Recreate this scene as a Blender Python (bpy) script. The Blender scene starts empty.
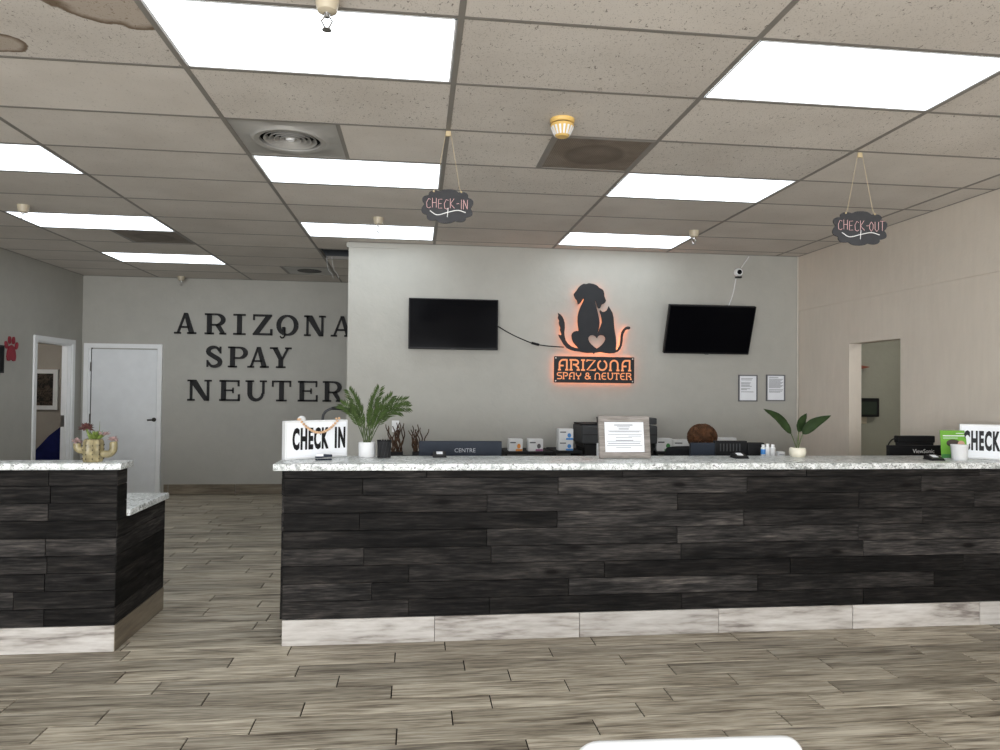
import bpy, bmesh, math, random
from mathutils import Vector, Matrix
random.seed(7)
PI = math.pi
SC = bpy.context.scene
COL = SC.collection

# ------------------------------------------------------------------ camera
H = 1.505
yaw, pit, rol = 0.1162, 0.0171, 0.0107
cam = bpy.data.cameras.new('camera'); cam.sensor_width = 36.0; cam.lens = 36 * 0.70735
cam.clip_start = 0.05
camo = bpy.data.objects.new('camera', cam); COL.objects.link(camo); SC.camera = camo
Rv = Vector((math.cos(yaw), -math.sin(yaw), 0)); Fv = Vector((math.sin(yaw), math.cos(yaw), 0)); Zv = Vector((0, 0, 1))
F2 = Fv * math.cos(pit) + Zv * math.sin(pit); U2 = -Fv * math.sin(pit) + Zv * math.cos(pit)
R3 = Rv * math.cos(rol) + U2 * math.sin(rol); U3 = U2 * math.cos(rol) - Rv * math.sin(rol)
m = Matrix((R3, U3, -F2)).transposed().to_4x4(); m.translation = Vector((0, 0, H)); camo.matrix_world = m

# ------------------------------------------------------------------ light and exposure
W = bpy.data.worlds.new('sky'); SC.world = W; W.use_nodes = True
W.node_tree.nodes['Background'].inputs[0].default_value = (0.80, 0.90, 1.0, 1)
W.node_tree.nodes['Background'].inputs[1].default_value = 1.0
SC.view_settings.view_transform = 'Standard'; SC.view_settings.look = 'None'
SC.view_settings.exposure = 0.0; SC.view_settings.gamma = 1.0; SC.view_settings.use_curve_mapping = False
DAY = 222.0                     # daylight coming in through each shop-front window
for x, share in ((-3.0, 1.4), (-0.2, 1.0), (2.6, 0.6)):   # left windows weighted stronger to lift the right wall
    L = bpy.data.lights.new('window_daylight', 'AREA'); L.shape = 'RECTANGLE'; L.size = 2.4; L.size_y = 2.2
    L.energy = DAY * share; L.color = (0.97, 0.985, 1.0)
    o = bpy.data.objects.new('window_daylight', L); COL.objects.link(o)
    o.location = (x, -4.0, 1.4); o.rotation_euler = (PI / 2 + 0.3, 0, 0)
PANEL = 4.0                    # radiance of the ceiling light diffusers
try:
    SC.cycles.use_denoising = True; SC.cycles.max_bounces = 10; SC.cycles.diffuse_bounces = 6
    SC.cycles.sample_clamp_indirect = 6.0
except Exception: pass

# ------------------------------------------------------------------ mesh helpers
class MB:
    def __init__(s): s.v = []; s.f = []
    def add(s, vs, fs, M=None):
        b = len(s.v); s.v += [tuple(M @ Vector(p)) if M else tuple(p) for p in vs]; s.f += [tuple(b + i for i in f) for f in fs]; return s
    def box(s, x0, x1, y0, y1, z0, z1, M=None):
        return s.add([(x0,y0,z0),(x1,y0,z0),(x1,y1,z0),(x0,y1,z0),(x0,y0,z1),(x1,y0,z1),(x1,y1,z1),(x0,y1,z1)],
                     [(0,3,2,1),(4,5,6,7),(0,1,5,4),(1,2,6,5),(2,3,7,6),(3,0,4,7)], M)
    def rbox(s, x0, x1, y0, y1, z0, z1, r=0.006, seg=2, M=None):
        bm = bmesh.new(); bmesh.ops.create_cube(bm, size=1)
        for v in bm.verts: v.co = Vector(((x0+x1)/2 + v.co.x*(x1-x0), (y0+y1)/2 + v.co.y*(y1-y0), (z0+z1)/2 + v.co.z*(z1-z0)))
        bmesh.ops.bevel(bm, geom=bm.edges[:], offset=r, segments=seg, profile=0.6, affect='EDGES')
        bm.verts.index_update(); s.add([v.co.copy() for v in bm.verts], [[v.index for v in f.verts] for f in bm.faces], M); bm.free(); return s
    def prism(s, poly, d0, d1, M=None, plane='xz'):
        # poly in a plane, extruded from d0 to d1 along the third axis
        n = len(poly)
        a = sum(poly[i][0]*poly[(i+1)%n][1] - poly[(i+1)%n][0]*poly[i][1] for i in range(n))
        if a < 0: poly = poly[::-1]
        if plane == 'xz': P = lambda p, d: (p[0], d, p[1])
        elif plane == 'xy': P = lambda p, d: (p[0], p[1], d)
        else: P = lambda p, d: (d, p[0], p[1])
        vs = [P(p, d0) for p in poly] + [P(p, d1) for p in poly]
        fs = [tuple(range(n)), tuple(range(2*n-1, n-1, -1))] + [(i, i+n, (i+1)%n+n, (i+1)%n) for i in range(n)]
        if plane != 'xz': fs = [f[::-1] for f in fs]
        return s.add(vs, fs, M)
    def tube(s, path, r, n=8, M=None, cap=True):
        path = [Vector(p) for p in path]; k = len(path)
        rr = r if isinstance(r, (list, tuple)) else [r]*k
        vs = []; fs = []; up = None
        for i, p in enumerate(path):
            t = (path[min(i+1,k-1)] - path[max(i-1,0)]).normalized()
            if up is None: up = Vector((0,0,1)) if abs(t.z) < 0.9 else Vector((1,0,0))
            a = t.cross(up).normalized(); b = a.cross(t).normalized(); up = b
            vs += [p + (a*math.cos(2*PI*j/n) + b*math.sin(2*PI*j/n))*rr[i] for j in range(n)]
        for i in range(k-1):
            for j in range(n): fs.append((i*n+j, i*n+(j+1)%n, (i+1)*n+(j+1)%n, (i+1)*n+j))
        if cap: fs += [tuple(range(n))[::-1], tuple(range((k-1)*n, k*n))]
        return s.add(vs, fs, M)
    def lathe(s, prof, c=(0,0,0), n=20, M=None, cap=True):
        vs = []; fs = []; k = len(prof)
        for r, z in prof:
            vs += [(c[0]+r*math.cos(2*PI*j/n), c[1]+r*math.sin(2*PI*j/n), c[2]+z) for j in range(n)]
        for i in range(k-1):
            for j in range(n): fs.append((i*n+j, i*n+(j+1)%n, (i+1)*n+(j+1)%n, (i+1)*n+j))
        if cap: fs += [tuple(range(n))[::-1], tuple(range((k-1)*n, k*n))]
        return s.add(vs, fs, M)
    def ball(s, c, r, n=10, M=None):
        rx, ry, rz = r if isinstance(r, (list, tuple)) else (r, r, r)
        prof = [(math.sin(PI*(i+0.001)/(n*0.6//1)), -math.cos(PI*(i)/(n*0.6//1))) for i in range(int(n*0.6)+1)]
        T = Matrix.Translation(c) @ Matrix.Diagonal((rx, ry, rz, 1))
        return s.lathe([(max(abs(a), 0.002), b) for a, b in prof], n=n, M=(M @ T) if M else T)
    def mesh(s, name, smooth=False):
        me = bpy.data.meshes.new(name); me.from_pydata([tuple(p) for p in s.v], [], s.f); me.validate()
        if smooth:
            me.polygons.foreach_set('use_smooth', [True]*len(me.polygons))
            try: me.set_sharp_from_angle(angle=math.radians(40))
            except Exception: pass
        me.update(); return me
    def build(s, name, mat, parent=None, smooth=False, loc=None, rz=0):
        return link(name, s.mesh(name, smooth), mat, parent, loc, rz)

def link(name, me, mat, parent=None, loc=None, rz=0):
    if mat is not None:
        if me.materials: me.materials[0] = mat
        else: me.materials.append(mat)
    o = bpy.data.objects.new(name, me); COL.objects.link(o)
    if parent: o.parent = parent
    if loc: o.location = loc
    if rz: o.rotation_euler[2] = rz
    return o
def tag(o, label=None, cat=None, group=None, kind=None):
    for k, v in (('label', label), ('category', cat), ('group', group), ('kind', kind)):
        if v: o[k] = v
    return o
def thing(name, label, cat, loc=(0,0,0), rz=0, group=None, kind=None):
    o = bpy.data.objects.new(name, None); COL.objects.link(o); o.location = loc; o.rotation_euler[2] = rz
    return tag(o, label, cat, group, kind)
def arc(cx, cy, rx, ry, a0, a1, n=10):
    return [(cx + rx*math.cos(math.radians(a0+(a1-a0)*i/n)), cy + ry*math.sin(math.radians(a0+(a1-a0)*i/n))) for i in range(n+1)]
def rrect(x0, x1, y0, y1, r, n=5):
    return arc(x1-r,y1-r,r,r,0,90,n)+arc(x0+r,y1-r,r,r,90,180,n)+arc(x0+r,y0+r,r,r,180,270,n)+arc(x1-r,y0+r,r,r,270,360,n)
def spline(pts, n=8):
    P = [Vector(p) for p in pts]; P = [P[0]*2-P[1]] + P + [P[-1]*2-P[-2]]; out = []
    for i in range(1, len(P)-2):
        for k in range(n):
            t = k/n; a, b, c, d = P[i-1], P[i], P[i+1], P[i+2]
            out.append(0.5*((2*b)+(c-a)*t+(2*a-5*b+4*c-d)*t*t+(3*b-a-3*c+d)*t**3))
    out.append(P[-2]); return out

# ------------------------------------------------------------------ materials
class NT:
    def __init__(s, name):
        s.m = bpy.data.materials.new(name); s.m.use_nodes = True; s.t = s.m.node_tree; s.n = s.t.nodes
        s.b = s.n['Principled BSDF']
    def new(s, t, **kw):
        n = s.n.new(t)
        for k, v in kw.items():
            if k.startswith('i_'):
                key = k[2:]; key = int(key) if key.isdigit() else key.replace('_', ' ')
                n.inputs[key].default_value = v
            else: setattr(n, k, v)
        return n
    def lk(s, a, b): s.t.links.new(a, b)
    def math(s, op, a, b=None, c=None):
        n = s.new('ShaderNodeMath', operation=op)
        for i, x in enumerate((a, b, c)):
            if x is None: continue
            if isinstance(x, (int, float)): n.inputs[i].default_value = x
            else: s.lk(x, n.inputs[i])
        return n.outputs[0]
    def mix(s, fac, a, b, blend='MIX'):
        n = s.new('ShaderNodeMix', data_type='RGBA', blend_type=blend)
        for sock, x in ((n.inputs[0], fac), (n.inputs[6], a), (n.inputs[7], b)):
            if isinstance(x, (int, float)): sock.default_value = x
            elif isinstance(x, tuple): sock.default_value = (*x[:3], 1)
            else: s.lk(x, sock)
        return n.outputs[2]
    def coords(s, scale=(1,1,1), offs=None, kind='Object'):
        tc = s.new('ShaderNodeTexCoord'); mp = s.new('ShaderNodeMapping'); mp.inputs['Scale'].default_value = scale
        src = tc.outputs[kind]
        if offs is not None:
            cb = s.new('ShaderNodeCombineXYZ'); s.lk(offs, cb.inputs[0]); s.lk(offs, cb.inputs[1]); s.lk(offs, cb.inputs[2])
            ad = s.new('ShaderNodeVectorMath', operation='ADD'); s.lk(src, ad.inputs[0]); s.lk(cb.outputs[0], ad.inputs[1]); src = ad.outputs[0]
        s.lk(src, mp.inputs['Vector']); return mp.outputs[0]
    def noise(s, vec, scale=5, detail=3, rough=0.5, dist=0):
        n = s.new('ShaderNodeTexNoise'); n.inputs['Scale'].default_value = scale; n.inputs['Detail'].default_value = detail
        n.inputs['Roughness'].default_value = rough; n.inputs['Distortion'].default_value = dist
        s.lk(vec, n.inputs['Vector']); return n.outputs['Fac']
    def ramp(s, fac, stops):
        n = s.new('ShaderNodeValToRGB'); e = n.color_ramp.elements
        while len(e) < len(stops): e.new(0.5)
        for i, (p, c) in enumerate(stops):
            e[i].position = p; e[i].color = (*c, 1) if isinstance(c, tuple) else (c, c, c, 1)
        s.lk(fac, n.inputs[0]); return n.outputs[0]
    def bump(s, h, strength=0.2, dist=0.01):
        n = s.new('ShaderNodeBump'); n.inputs['Strength'].default_value = strength; n.inputs['Distance'].default_value = dist
        s.lk(h, n.inputs['Height']); s.lk(n.outputs[0], s.b.inputs['Normal'])
    def col(s, x):
        if isinstance(x, tuple): s.b.inputs['Base Color'].default_value = (*x, 1)
        else: s.lk(x, s.b.inputs['Base Color'])
    def fin(s, rough=0.5, metal=0.0, spec=0.5):
        s.b.inputs['Roughness'].default_value = rough; s.b.inputs['Metallic'].default_value = metal
        s.b.inputs['Specular IOR Level'].default_value = spec; return s.m

def plain(name, c, rough=0.5, metal=0.0, var=0.08, scale=8, spec=None, bump=0.0):
    if spec is None: spec = 0.12 if max(c) < 0.1 and metal < 0.5 else 0.4
    t = NT(name); v = t.coords(); n = t.noise(v, scale, 4)
    t.col(t.ramp(n, [(0.3, tuple(x*(1-var) for x in c)), (0.7, tuple(min(1, x*(1+var)) for x in c))]))
    if bump: t.bump(n, bump, 0.004)
    return t.fin(rough, metal, spec)
def emit(name, c, strength):
    t = NT(name); t.col((0,0,0)); t.b.inputs['Emission Color'].default_value = (*c, 1); t.b.inputs['Emission Strength'].default_value = strength
    return t.fin(0.6)
def paint(name, c, streak=False):
    t = NT(name); v = t.coords((1,1,1)); n1 = t.noise(v, 1.3, 4, 0.6, 0.4); n2 = t.noise(t.coords((3, 3, 0.5)) if streak else v, 7, 5, 0.6)
    f = t.math('ADD', t.math('MULTIPLY', n1, 0.6), t.math('MULTIPLY', n2, 0.4))
    t.col(t.ramp(f, [(0.32, tuple(x*0.93 for x in c)), (0.68, tuple(x*1.06 for x in c))]))
    n3 = t.noise(v, 14, 6, 0.6, 0.8); t.bump(n3, 0.22, 0.012)
    return t.fin(0.62, spec=0.35)
def wood(name, stops, streak=(1.6, 22, 22), random_from='object', tone=(0.65, 1.35), rough=0.5, knots=False, bump=0.12, power=1.0, grain=0.30, dark=None, spec=0.35, patch=0.38, gain=1.45):
    t = NT(name)
    if random_from == 'object': r = t.new('ShaderNodeObjectInfo').outputs['Random']
    else: r = t.new('ShaderNodeNewGeometry').outputs['Random Per Island']
    off = t.math('MULTIPLY', r, 53.0)
    v = t.coords(streak, off); n = t.noise(v, 1.0, 7, 0.62, 0.6)
    vb = t.coords((1.1, 5.0, 5.0), off); nb = t.noise(vb, 1.4, 3, 0.5)
    ng = t.noise(t.coords((streak[0]*2.2, streak[1]*4.0, streak[2]*4.0), off), 1.0, 3, 0.6)
    f = t.math('ADD', t.math('MULTIPLY', n, 1-patch-grain*0.5), t.math('MULTIPLY', nb, patch-grain*0.5)); f = t.math('ADD', f, t.math('MULTIPLY', ng, grain))
    c = t.ramp(t.math('MULTIPLY_ADD', t.math('SUBTRACT', f, 0.5), gain, 0.5), stops)
    if dark:
        nd = t.noise(t.coords((streak[0]*0.7, streak[1]*1.5, streak[2]*1.5), t.math('ADD', off, 7.7)), 1.0, 4, 0.55, 0.4)
        c = t.mix(t.ramp(nd, [(0.30, 0.75), (0.40, 0.0)]), c, dark)
    r2 = t.math('FRACT', t.math('MULTIPLY', r, 17.31))
    r3 = t.math('POWER', r2, power)
    k = t.math('MULTIPLY_ADD', r3, tone[1]-tone[0], tone[0])
    cb = t.new('ShaderNodeCombineColor'); [t.lk(k, cb.inputs[i]) for i in range(3)]
    c = t.mix(1.0, c, cb.outputs[0], 'MULTIPLY')
    if knots:
        vo = t.new('ShaderNodeTexVoronoi'); vo.inputs['Scale'].default_value = 1.0
        t.lk(t.coords((3.0, 9.0, 9.0), off), vo.inputs['Vector'])
        kn = t.ramp(vo.outputs['Distance'], [(0.08, 1.0), (0.17, 0.35), (0.26, 0.0)])
        c = t.mix(t.math('MULTIPLY', kn, 0.9), c, (0.0025, 0.002, 0.002))
    t.col(c); t.bump(n, bump, 0.004)
    return t.fin(rough, spec=spec)

FLOOR_STOPS = [(0.27, (0.085, 0.066, 0.048)), (0.40, (0.235, 0.200, 0.152)), (0.54, (0.385, 0.340, 0.268)), (0.72, (0.56, 0.51, 0.42))]
M = {}
M['floor'] = wood('floor wood tile', FLOOR_STOPS, streak=(2.4, 26, 26), grain=0.36, gain=2.0, tone=(0.76, 1.2), rough=0.45, bump=0.06, dark=(0.06, 0.045, 0.032), spec=0.3)
M['floor_far'] = wood('floor wood tile field', FLOOR_STOPS, streak=(2.4, 26, 26), grain=0.36, gain=2.0, random_from='island', tone=(0.76, 1.2), rough=0.45, bump=0.06, dark=(0.06, 0.045, 0.032), spec=0.3)
M['grout'] = plain('dark grout', (0.012, 0.010, 0.008), 0.9)
M['plank'] = wood('charcoal stained plank', [(0.25, (0.003, 0.003, 0.003)), (0.45, (0.010, 0.0093, 0.0090)), (0.60, (0.022, 0.020, 0.0188)), (0.78, (0.05, 0.044, 0.040))],
                  streak=(3.6, 24, 24), grain=0.40, patch=0.50, gain=2.0, tone=(0.65, 2.5), power=2.2, rough=0.7, knots=True, bump=0.3, spec=0.10)
M['pale_tile'] = wood('pale wood tile', [(0.25, (0.20, 0.175, 0.16)), (0.4, (0.42, 0.39, 0.36)), (0.55, (0.55, 0.52, 0.49)), (0.75, (0.66, 0.64, 0.61))],
                      streak=(2.4, 11, 11), grain=0.34, patch=0.5, gain=2.2, tone=(0.72, 1.0), rough=0.5, bump=0.08)
M['core'] = plain('counter core', (0.02, 0.018, 0.017), 0.8)
M['wall'] = paint('grey wall paint', (0.395, 0.386, 0.352))
M['wall_warm'] = paint('warm beige wall paint', (0.64, 0.575, 0.50), True)
M['wall_room'] = paint('green grey wall paint', (0.30, 0.30, 0.25))
M['wall_tan'] = paint('tan wall paint', (0.36, 0.33, 0.29))
M['white'] = plain('white door paint', (0.72, 0.74, 0.76), 0.4, var=0.03)
M['white_trim'] = plain('white trim paint', (0.78, 0.79, 0.80), 0.4, var=0.03)
M['white_plastic'] = plain('white plastic', (0.70, 0.71, 0.72), 0.3, var=0.02)
M['cream'] = plain('cream ceramic', (0.74, 0.70, 0.58), 0.35, var=0.04)
M['beige_plastic'] = plain('ivory plastic', (0.50, 0.44, 0.33), 0.4, var=0.05)
M['yellow'] = plain('aged yellow plastic', (0.70, 0.47, 0.15), 0.4, var=0.1)
M['black'] = plain('black plastic', (0.012, 0.012, 0.013), 0.4)
M['soft_black'] = plain('matt black', (0.02, 0.02, 0.021), 0.7)
M['letter'] = plain('charcoal painted letter', (0.026, 0.026, 0.027), 0.55, var=0.2, bump=0.2)
M['sheet_black'] = plain('charcoal sheet metal', (0.03, 0.031, 0.034), 0.5)
M['screen'] = plain('dark screen glass', (0.003, 0.003, 0.004), 0.12, var=0.02, spec=0.04)
M['grey_plastic'] = plain('dark grey plastic', (0.055, 0.057, 0.06), 0.45)
M['slate'] = plain('slate blue plastic', (0.022, 0.028, 0.040), 0.5)
M['chrome'] = plain('dull steel', (0.45, 0.45, 0.45), 0.3, 1.0)
M['dark_metal'] = plain('dark bronze metal', (0.06, 0.055, 0.05), 0.4, 0.8)
M['tbar'] = plain('grey ceiling tee', (0.235, 0.22, 0.20), 0.5, var=0.06)
M['diffuser_grey'] = plain('painted metal diffuser', (0.42, 0.41, 0.39), 0.4, 0.2, var=0.12, scale=4)
M['plenum'] = plain('dark plenum', (0.05, 0.045, 0.04), 0.9)
M['green'] = plain('palm green', (0.046, 0.074, 0.021), 0.5, var=0.4, scale=30)
M['deep_green'] = plain('deep leaf green', (0.020, 0.037, 0.012), 0.55, var=0.35, scale=20)
M['stem_green'] = plain('stem green', (0.075, 0.10, 0.035), 0.5, var=0.3)
M['soil'] = plain('soil', (0.03, 0.022, 0.016), 0.9, var=0.3, scale=60)
M['cactus'] = plain('mottled glazed ceramic', (0.235, 0.20, 0.11), 0.35, var=0.5, scale=30)
M['succulent_red'] = plain('burgundy succulent', (0.11, 0.045, 0.04), 0.5, var=0.4, scale=40)
M['succulent_pink'] = plain('dusty pink succulent', (0.36, 0.25, 0.24), 0.5, var=0.3, scale=40)
M['succulent_green'] = plain('bright succulent green', (0.16, 0.22, 0.05), 0.5, var=0.4, scale=40)
M['bead'] = plain('natural wood bead', (0.62, 0.40, 0.24), 0.5, var=0.2, scale=50)
M['twine'] = plain('jute twine', (0.52, 0.42, 0.26), 0.9)
M['twig'] = plain('brown twig', (0.07, 0.042, 0.028), 0.7, var=0.6, scale=20)
M['chalkboard'] = plain('chalkboard black', (0.05, 0.05, 0.053), 0.8, var=0.15)
M['chalk_pink'] = plain('pink chalk', (0.68, 0.42, 0.42), 0.9)
M['chalk'] = plain('white chalk', (0.8, 0.8, 0.79), 0.9)
M['paper'] = plain('white paper', (0.80, 0.82, 0.86), 0.7, var=0.02)
M['print'] = plain('grey print', (0.35, 0.36, 0.39), 0.8)
M['print_dark'] = plain('dark print', (0.10, 0.10, 0.11), 0.8)
M['frame_wood'] = wood('weathered grey frame', [(0.3, (0.13, 0.115, 0.10)), (0.5, (0.25, 0.225, 0.205)), (0.7, (0.36, 0.33, 0.31))], streak=(6, 60, 60), tone=(0.95, 1.05))
M['frame_steel'] = plain('grey picture frame', (0.13, 0.13, 0.14), 0.5)
M['orange'] = plain('orange print', (0.75, 0.27, 0.04), 0.5)
M['purple'] = plain('purple print', (0.30, 0.10, 0.22), 0.5)
M['blue'] = plain('blue print', (0.06, 0.25, 0.62), 0.5)
M['lime'] = plain('lime green print', (0.15, 0.38, 0.045), 0.5, var=0.05)
M['grass_green'] = plain('dark green print', (0.05, 0.22, 0.06), 0.5)
M['skin'] = plain('skin', (0.55, 0.33, 0.24), 0.5, var=0.06)
M['hair'] = plain('auburn hair', (0.068, 0.031, 0.015), 0.6, var=0.6, scale=28, bump=0.8)
M['black_cloth'] = plain('black cloth', (0.014, 0.014, 0.016), 0.9)
M['navy'] = plain('navy fabric', (0.012, 0.016, 0.085), 0.8, var=0.2)
M['red'] = plain('crimson paint', (0.26, 0.02, 0.035), 0.6, var=0.15)
M['red_brown'] = plain('red brown plastic', (0.22, 0.06, 0.035), 0.6)
M['led'] = emit('orange led', (1.0, 0.22, 0.05), 16.0)
M['cut'] = emit('orange glow letters', (1.0, 0.36, 0.15), 0.95)  # letters glow by themselves, imitating strip light seen through the board
M['tile_grey'] = wood('grey brown skirting tile', [(0.3, (0.10, 0.08, 0.06)), (0.5, (0.20, 0.165, 0.12)), (0.7, (0.29, 0.25, 0.19))], streak=(1.6, 10, 10), tone=(0.8, 1.15))
M['pavement'] = plain('concrete pavement', (0.5, 0.48, 0.45), 0.8)

def granite():
    t = NT('white granite'); v = t.coords()
    a = t.noise(v, 26, 4, 0.6, 0.8); c = t.ramp(a, [(0.36, (0.30, 0.32, 0.31)), (0.47, (0.64, 0.66, 0.65)), (0.60, (0.84, 0.86, 0.86))])
    b = t.noise(t.coords((48, 34, 62)), 1.0, 5, 0.72, 1.6); fl = t.ramp(b, [(0.55, 0.0), (0.59, 1.0)])
    c = t.mix(t.math('MULTIPLY', fl, 0.9), c, (0.045, 0.045, 0.05))
    d = t.noise(v, 7, 3); g = t.ramp(d, [(0.5, 0.0), (0.7, 0.5)]); c = t.mix(g, c, (0.46, 0.50, 0.48))
    t.col(c); return t.fin(0.28, spec=0.45)
M['granite'] = granite()

def tile_mat(name, fissure, stains=()):
    t = NT(name); r = t.new('ShaderNodeObjectInfo').outputs['Random']; off = t.math('MULTIPLY', r, 31.0)
    v = t.coords((1,1,1), off)
    base = t.ramp(t.noise(v, 2.2, 3), [(0.3, (0.61, 0.57, 0.525)), (0.7, (0.695, 0.655, 0.61))])
    k = t.math('MULTIPLY_ADD', r, 0.12, 0.94); cb = t.new('ShaderNodeCombineColor'); [t.lk(k, cb.inputs[i]) for i in range(3)]
    base = t.mix(1.0, base, cb.outputs[0], 'MULTIPLY')
    sp = t.noise(t.coords((75, 40, 40), off), 1.0, 3, 0.65, 1.2)
    fis = t.ramp(sp, [(0.625, 0.0), (0.665, 1.0)])
    pin = t.ramp(t.noise(v, 150, 2), [(0.62, 0.0), (0.70, 1.0)])
    base = t.mix(t.math('MULTIPLY', fis, fissure), base, (0.10, 0.082, 0.065))
    base = t.mix(t.math('MULTIPLY', pin, fissure*0.6), base, (0.16, 0.135, 0.11))
    if stains:
        tc = t.new('ShaderNodeTexCoord'); w = t.new('ShaderNodeTexNoise'); w.inputs['Scale'].default_value = 9; w.inputs['Detail'].default_value = 5
        t.lk(tc.outputs['Object'], w.inputs['Vector'])
        for (cx, cy, rx, ry) in stains:
            mp = t.new('ShaderNodeMapping'); mp.vector_type = 'POINT'
            mp.inputs['Location'].default_value = (-cx/rx, -cy/ry, 0); mp.inputs['Scale'].default_value = (1/rx, 1/ry, 0)
            t.lk(tc.outputs['Object'], mp.inputs['Vector'])
            ln = t.new('ShaderNodeVectorMath', operation='LENGTH'); t.lk(mp.outputs[0], ln.inputs[0])
            d = t.math('ADD', ln.outputs['Value'], t.math('MULTIPLY_ADD', w.outputs['Fac'], 0.5, -0.25))
            body = t.ramp(d, [(0.93, 0.5), (1.0, 0.0)]); ring = t.ramp(d, [(0.74, 0.0), (0.92, 0.85), (0.97, 0.85), (1.0, 0.0)])
            base = t.mix(body, base, (0.28, 0.20, 0.13)); base = t.mix(ring, base, (0.13, 0.085, 0.05))
    t.col(base); t.bump(sp, 0.15, 0.003); return t.fin(0.85, spec=0.2)
M['tile'] = tile_mat('fissured ceiling tile', 0.8)
M['tile_plain'] = tile_mat('fine ceiling tile', 0.25)
M['tile_stained'] = tile_mat('water stained ceiling tile', 0.8, stains=((0.60, -0.23, 0.36, 0.20), (-0.16, 0.165, 0.17, 0.10)))

def lamp_mat():
    t = NT('lit prismatic diffuser'); tc = t.new('ShaderNodeTexCoord'); sx = t.new('ShaderNodeSeparateXYZ'); t.lk(tc.outputs['Object'], sx.inputs[0])
    c = t.math('COSINE', t.math('MULTIPLY_ADD', sx.outputs[1], 2*PI/0.30, -PI))
    vo = t.new('ShaderNodeTexVoronoi'); vo.inputs['Scale'].default_value = 110; vo.inputs['Randomness'].default_value = 0.0; t.lk(tc.outputs['Object'], vo.inputs['Vector'])
    n = t.noise(tc.outputs['Object'], 2.0, 2)
    f = t.math('ADD', t.math('MULTIPLY_ADD', c, 0.10, 0.90), t.math('MULTIPLY_ADD', vo.outputs['Distance'], 0.16, -0.06))
    f = t.math('ADD', f, t.math('MULTIPLY_ADD', n, 0.16, -0.08))
    t.lk(t.math('MULTIPLY', f, PANEL), t.b.inputs['Emission Strength'])
    t.b.inputs['Emission Color'].default_value = (0.86, 0.94, 1.0, 1); t.col((0.3, 0.3, 0.3)); return t.fin(0.35)
M['lamp'] = lamp_mat()
def perforated():
    t = NT('dirty perforated return panel with painted shadow'); tc = t.new('ShaderNodeTexCoord')
    vo = t.new('ShaderNodeTexVoronoi'); vo.inputs['Scale'].default_value = 85; vo.inputs['Randomness'].default_value = 0.0; t.lk(tc.outputs['Object'], vo.inputs['Vector'])
    hole = t.ramp(vo.outputs['Distance'], [(0.25, 1.0), (0.36, 0.0)])
    n = t.noise(tc.outputs['Object'], 4, 4, 0.6); c = t.ramp(n, [(0.3, (0.15, 0.115, 0.085)), (0.7, (0.27, 0.235, 0.195))])
    ln = t.new('ShaderNodeVectorMath', operation='LENGTH'); t.lk(tc.outputs['Object'], ln.inputs[0])
    ring = t.ramp(ln.outputs['Value'], [(0.10, 0.25), (0.17, 0.6), (0.20, 0.0)])  # round shadow painted into the sheet colour, over the brown dirt
    c = t.mix(ring, c, (0.085, 0.062, 0.045)); c = t.mix(t.math('MULTIPLY', hole, 0.6), c, (0.03, 0.022, 0.016))
    t.col(c); return t.fin(0.6)
M['perforated'] = perforated()
def glass():
    t = NT('window glass'); tr = t.new('ShaderNodeBsdfTransparent'); gl = t.new('ShaderNodeBsdfGlossy'); gl.inputs['Roughness'].default_value = 0.02
    mx = t.new('ShaderNodeMixShader'); mx.inputs[0].default_value = 0.08; t.lk(tr.outputs[0], mx.inputs[1]); t.lk(gl.outputs[0], mx.inputs[2])
    t.lk(mx.outputs[0], t.n['Material Output'].inputs['Surface']); return t.m
M['glass'] = glass()
def art():
    t = NT('dark floral print'); v = t.coords(); n = t.noise(v, 16, 5, 0.6, 1.5)
    t.col(t.ramp(n, [(0.45, (0.008, 0.008, 0.008)), (0.56, (0.10, 0.075, 0.055)), (0.62, (0.03, 0.022, 0.02)), (0.72, (0.26, 0.22, 0.18))])); return t.fin(0.35)
M['art'] = art()

# ------------------------------------------------------------------ lettering
def text_mesh(s, size, extrude=0.002, offset=0.0, sx=1.0, align='CENTER', space=1.0):
    cu = bpy.data.curves.new('lettering', 'FONT'); cu.body = s; cu.size = size; cu.extrude = extrude; cu.offset = offset
    cu.space_character = space; cu.align_x = align; cu.align_y = 'CENTER'; cu.resolution_u = 3
    o = bpy.data.objects.new('lettering', cu); COL.objects.link(o); bpy.context.view_layer.update()
    me = bpy.data.meshes.new_from_object(o.evaluated_get(bpy.context.evaluated_depsgraph_get()))
    bpy.data.objects.remove(o); bpy.data.curves.remove(cu)
    me.transform(Matrix(((sx,0,0,0),(0,0,-1,0),(0,1,0,0),(0,0,0,1)))); me.materials.clear(); return me
# ------------------------------------------------------------------ room
XL, XR, YB, YM, YF, ZC = -4.48, 4.08, 10.08, 7.20, -4.2, 2.947
XE = -0.70
def struct(name, mb, mat, parent=None):
    o = mb.build(name, mat, parent)
    if parent is None: o['kind'] = 'structure'
    return o
ZT = ZC + 0.25
b = MB(); b.box(XL-0.15, XE+0.1, YB, YB+0.15, 0, ZT); wall_back = struct('wall_back', b, M['wall'])
b = MB(); b.box(XE, XR, YM, YM+0.15, 0, ZT); b.box(XE, XE+0.15, YM+0.15, YB, 0, ZT); struct('wall_reception', b, M['wall'])
b = MB(); D0, D1, DZ = 8.93, 9.80, 2.0
b.box(XL-0.11, XL, YF, D0, 0, ZT); b.box(XL-0.11, XL, D1, YB, 0, ZT); b.box(XL-0.11, XL, D0, D1, DZ, ZT); struct('wall_left', b, M['wall'])
b = MB(); E0, E1, EZ = 5.58, 6.30, 1.955
b.box(XR, XR+0.125, YF, E0, 0, ZT); b.box(XR, XR+0.125, E1, YM+0.15, 0, ZT); b.box(XR, XR+0.125, E0, E1, EZ, ZT)
struct('wall_right', b, M['wall_warm'])
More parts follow.
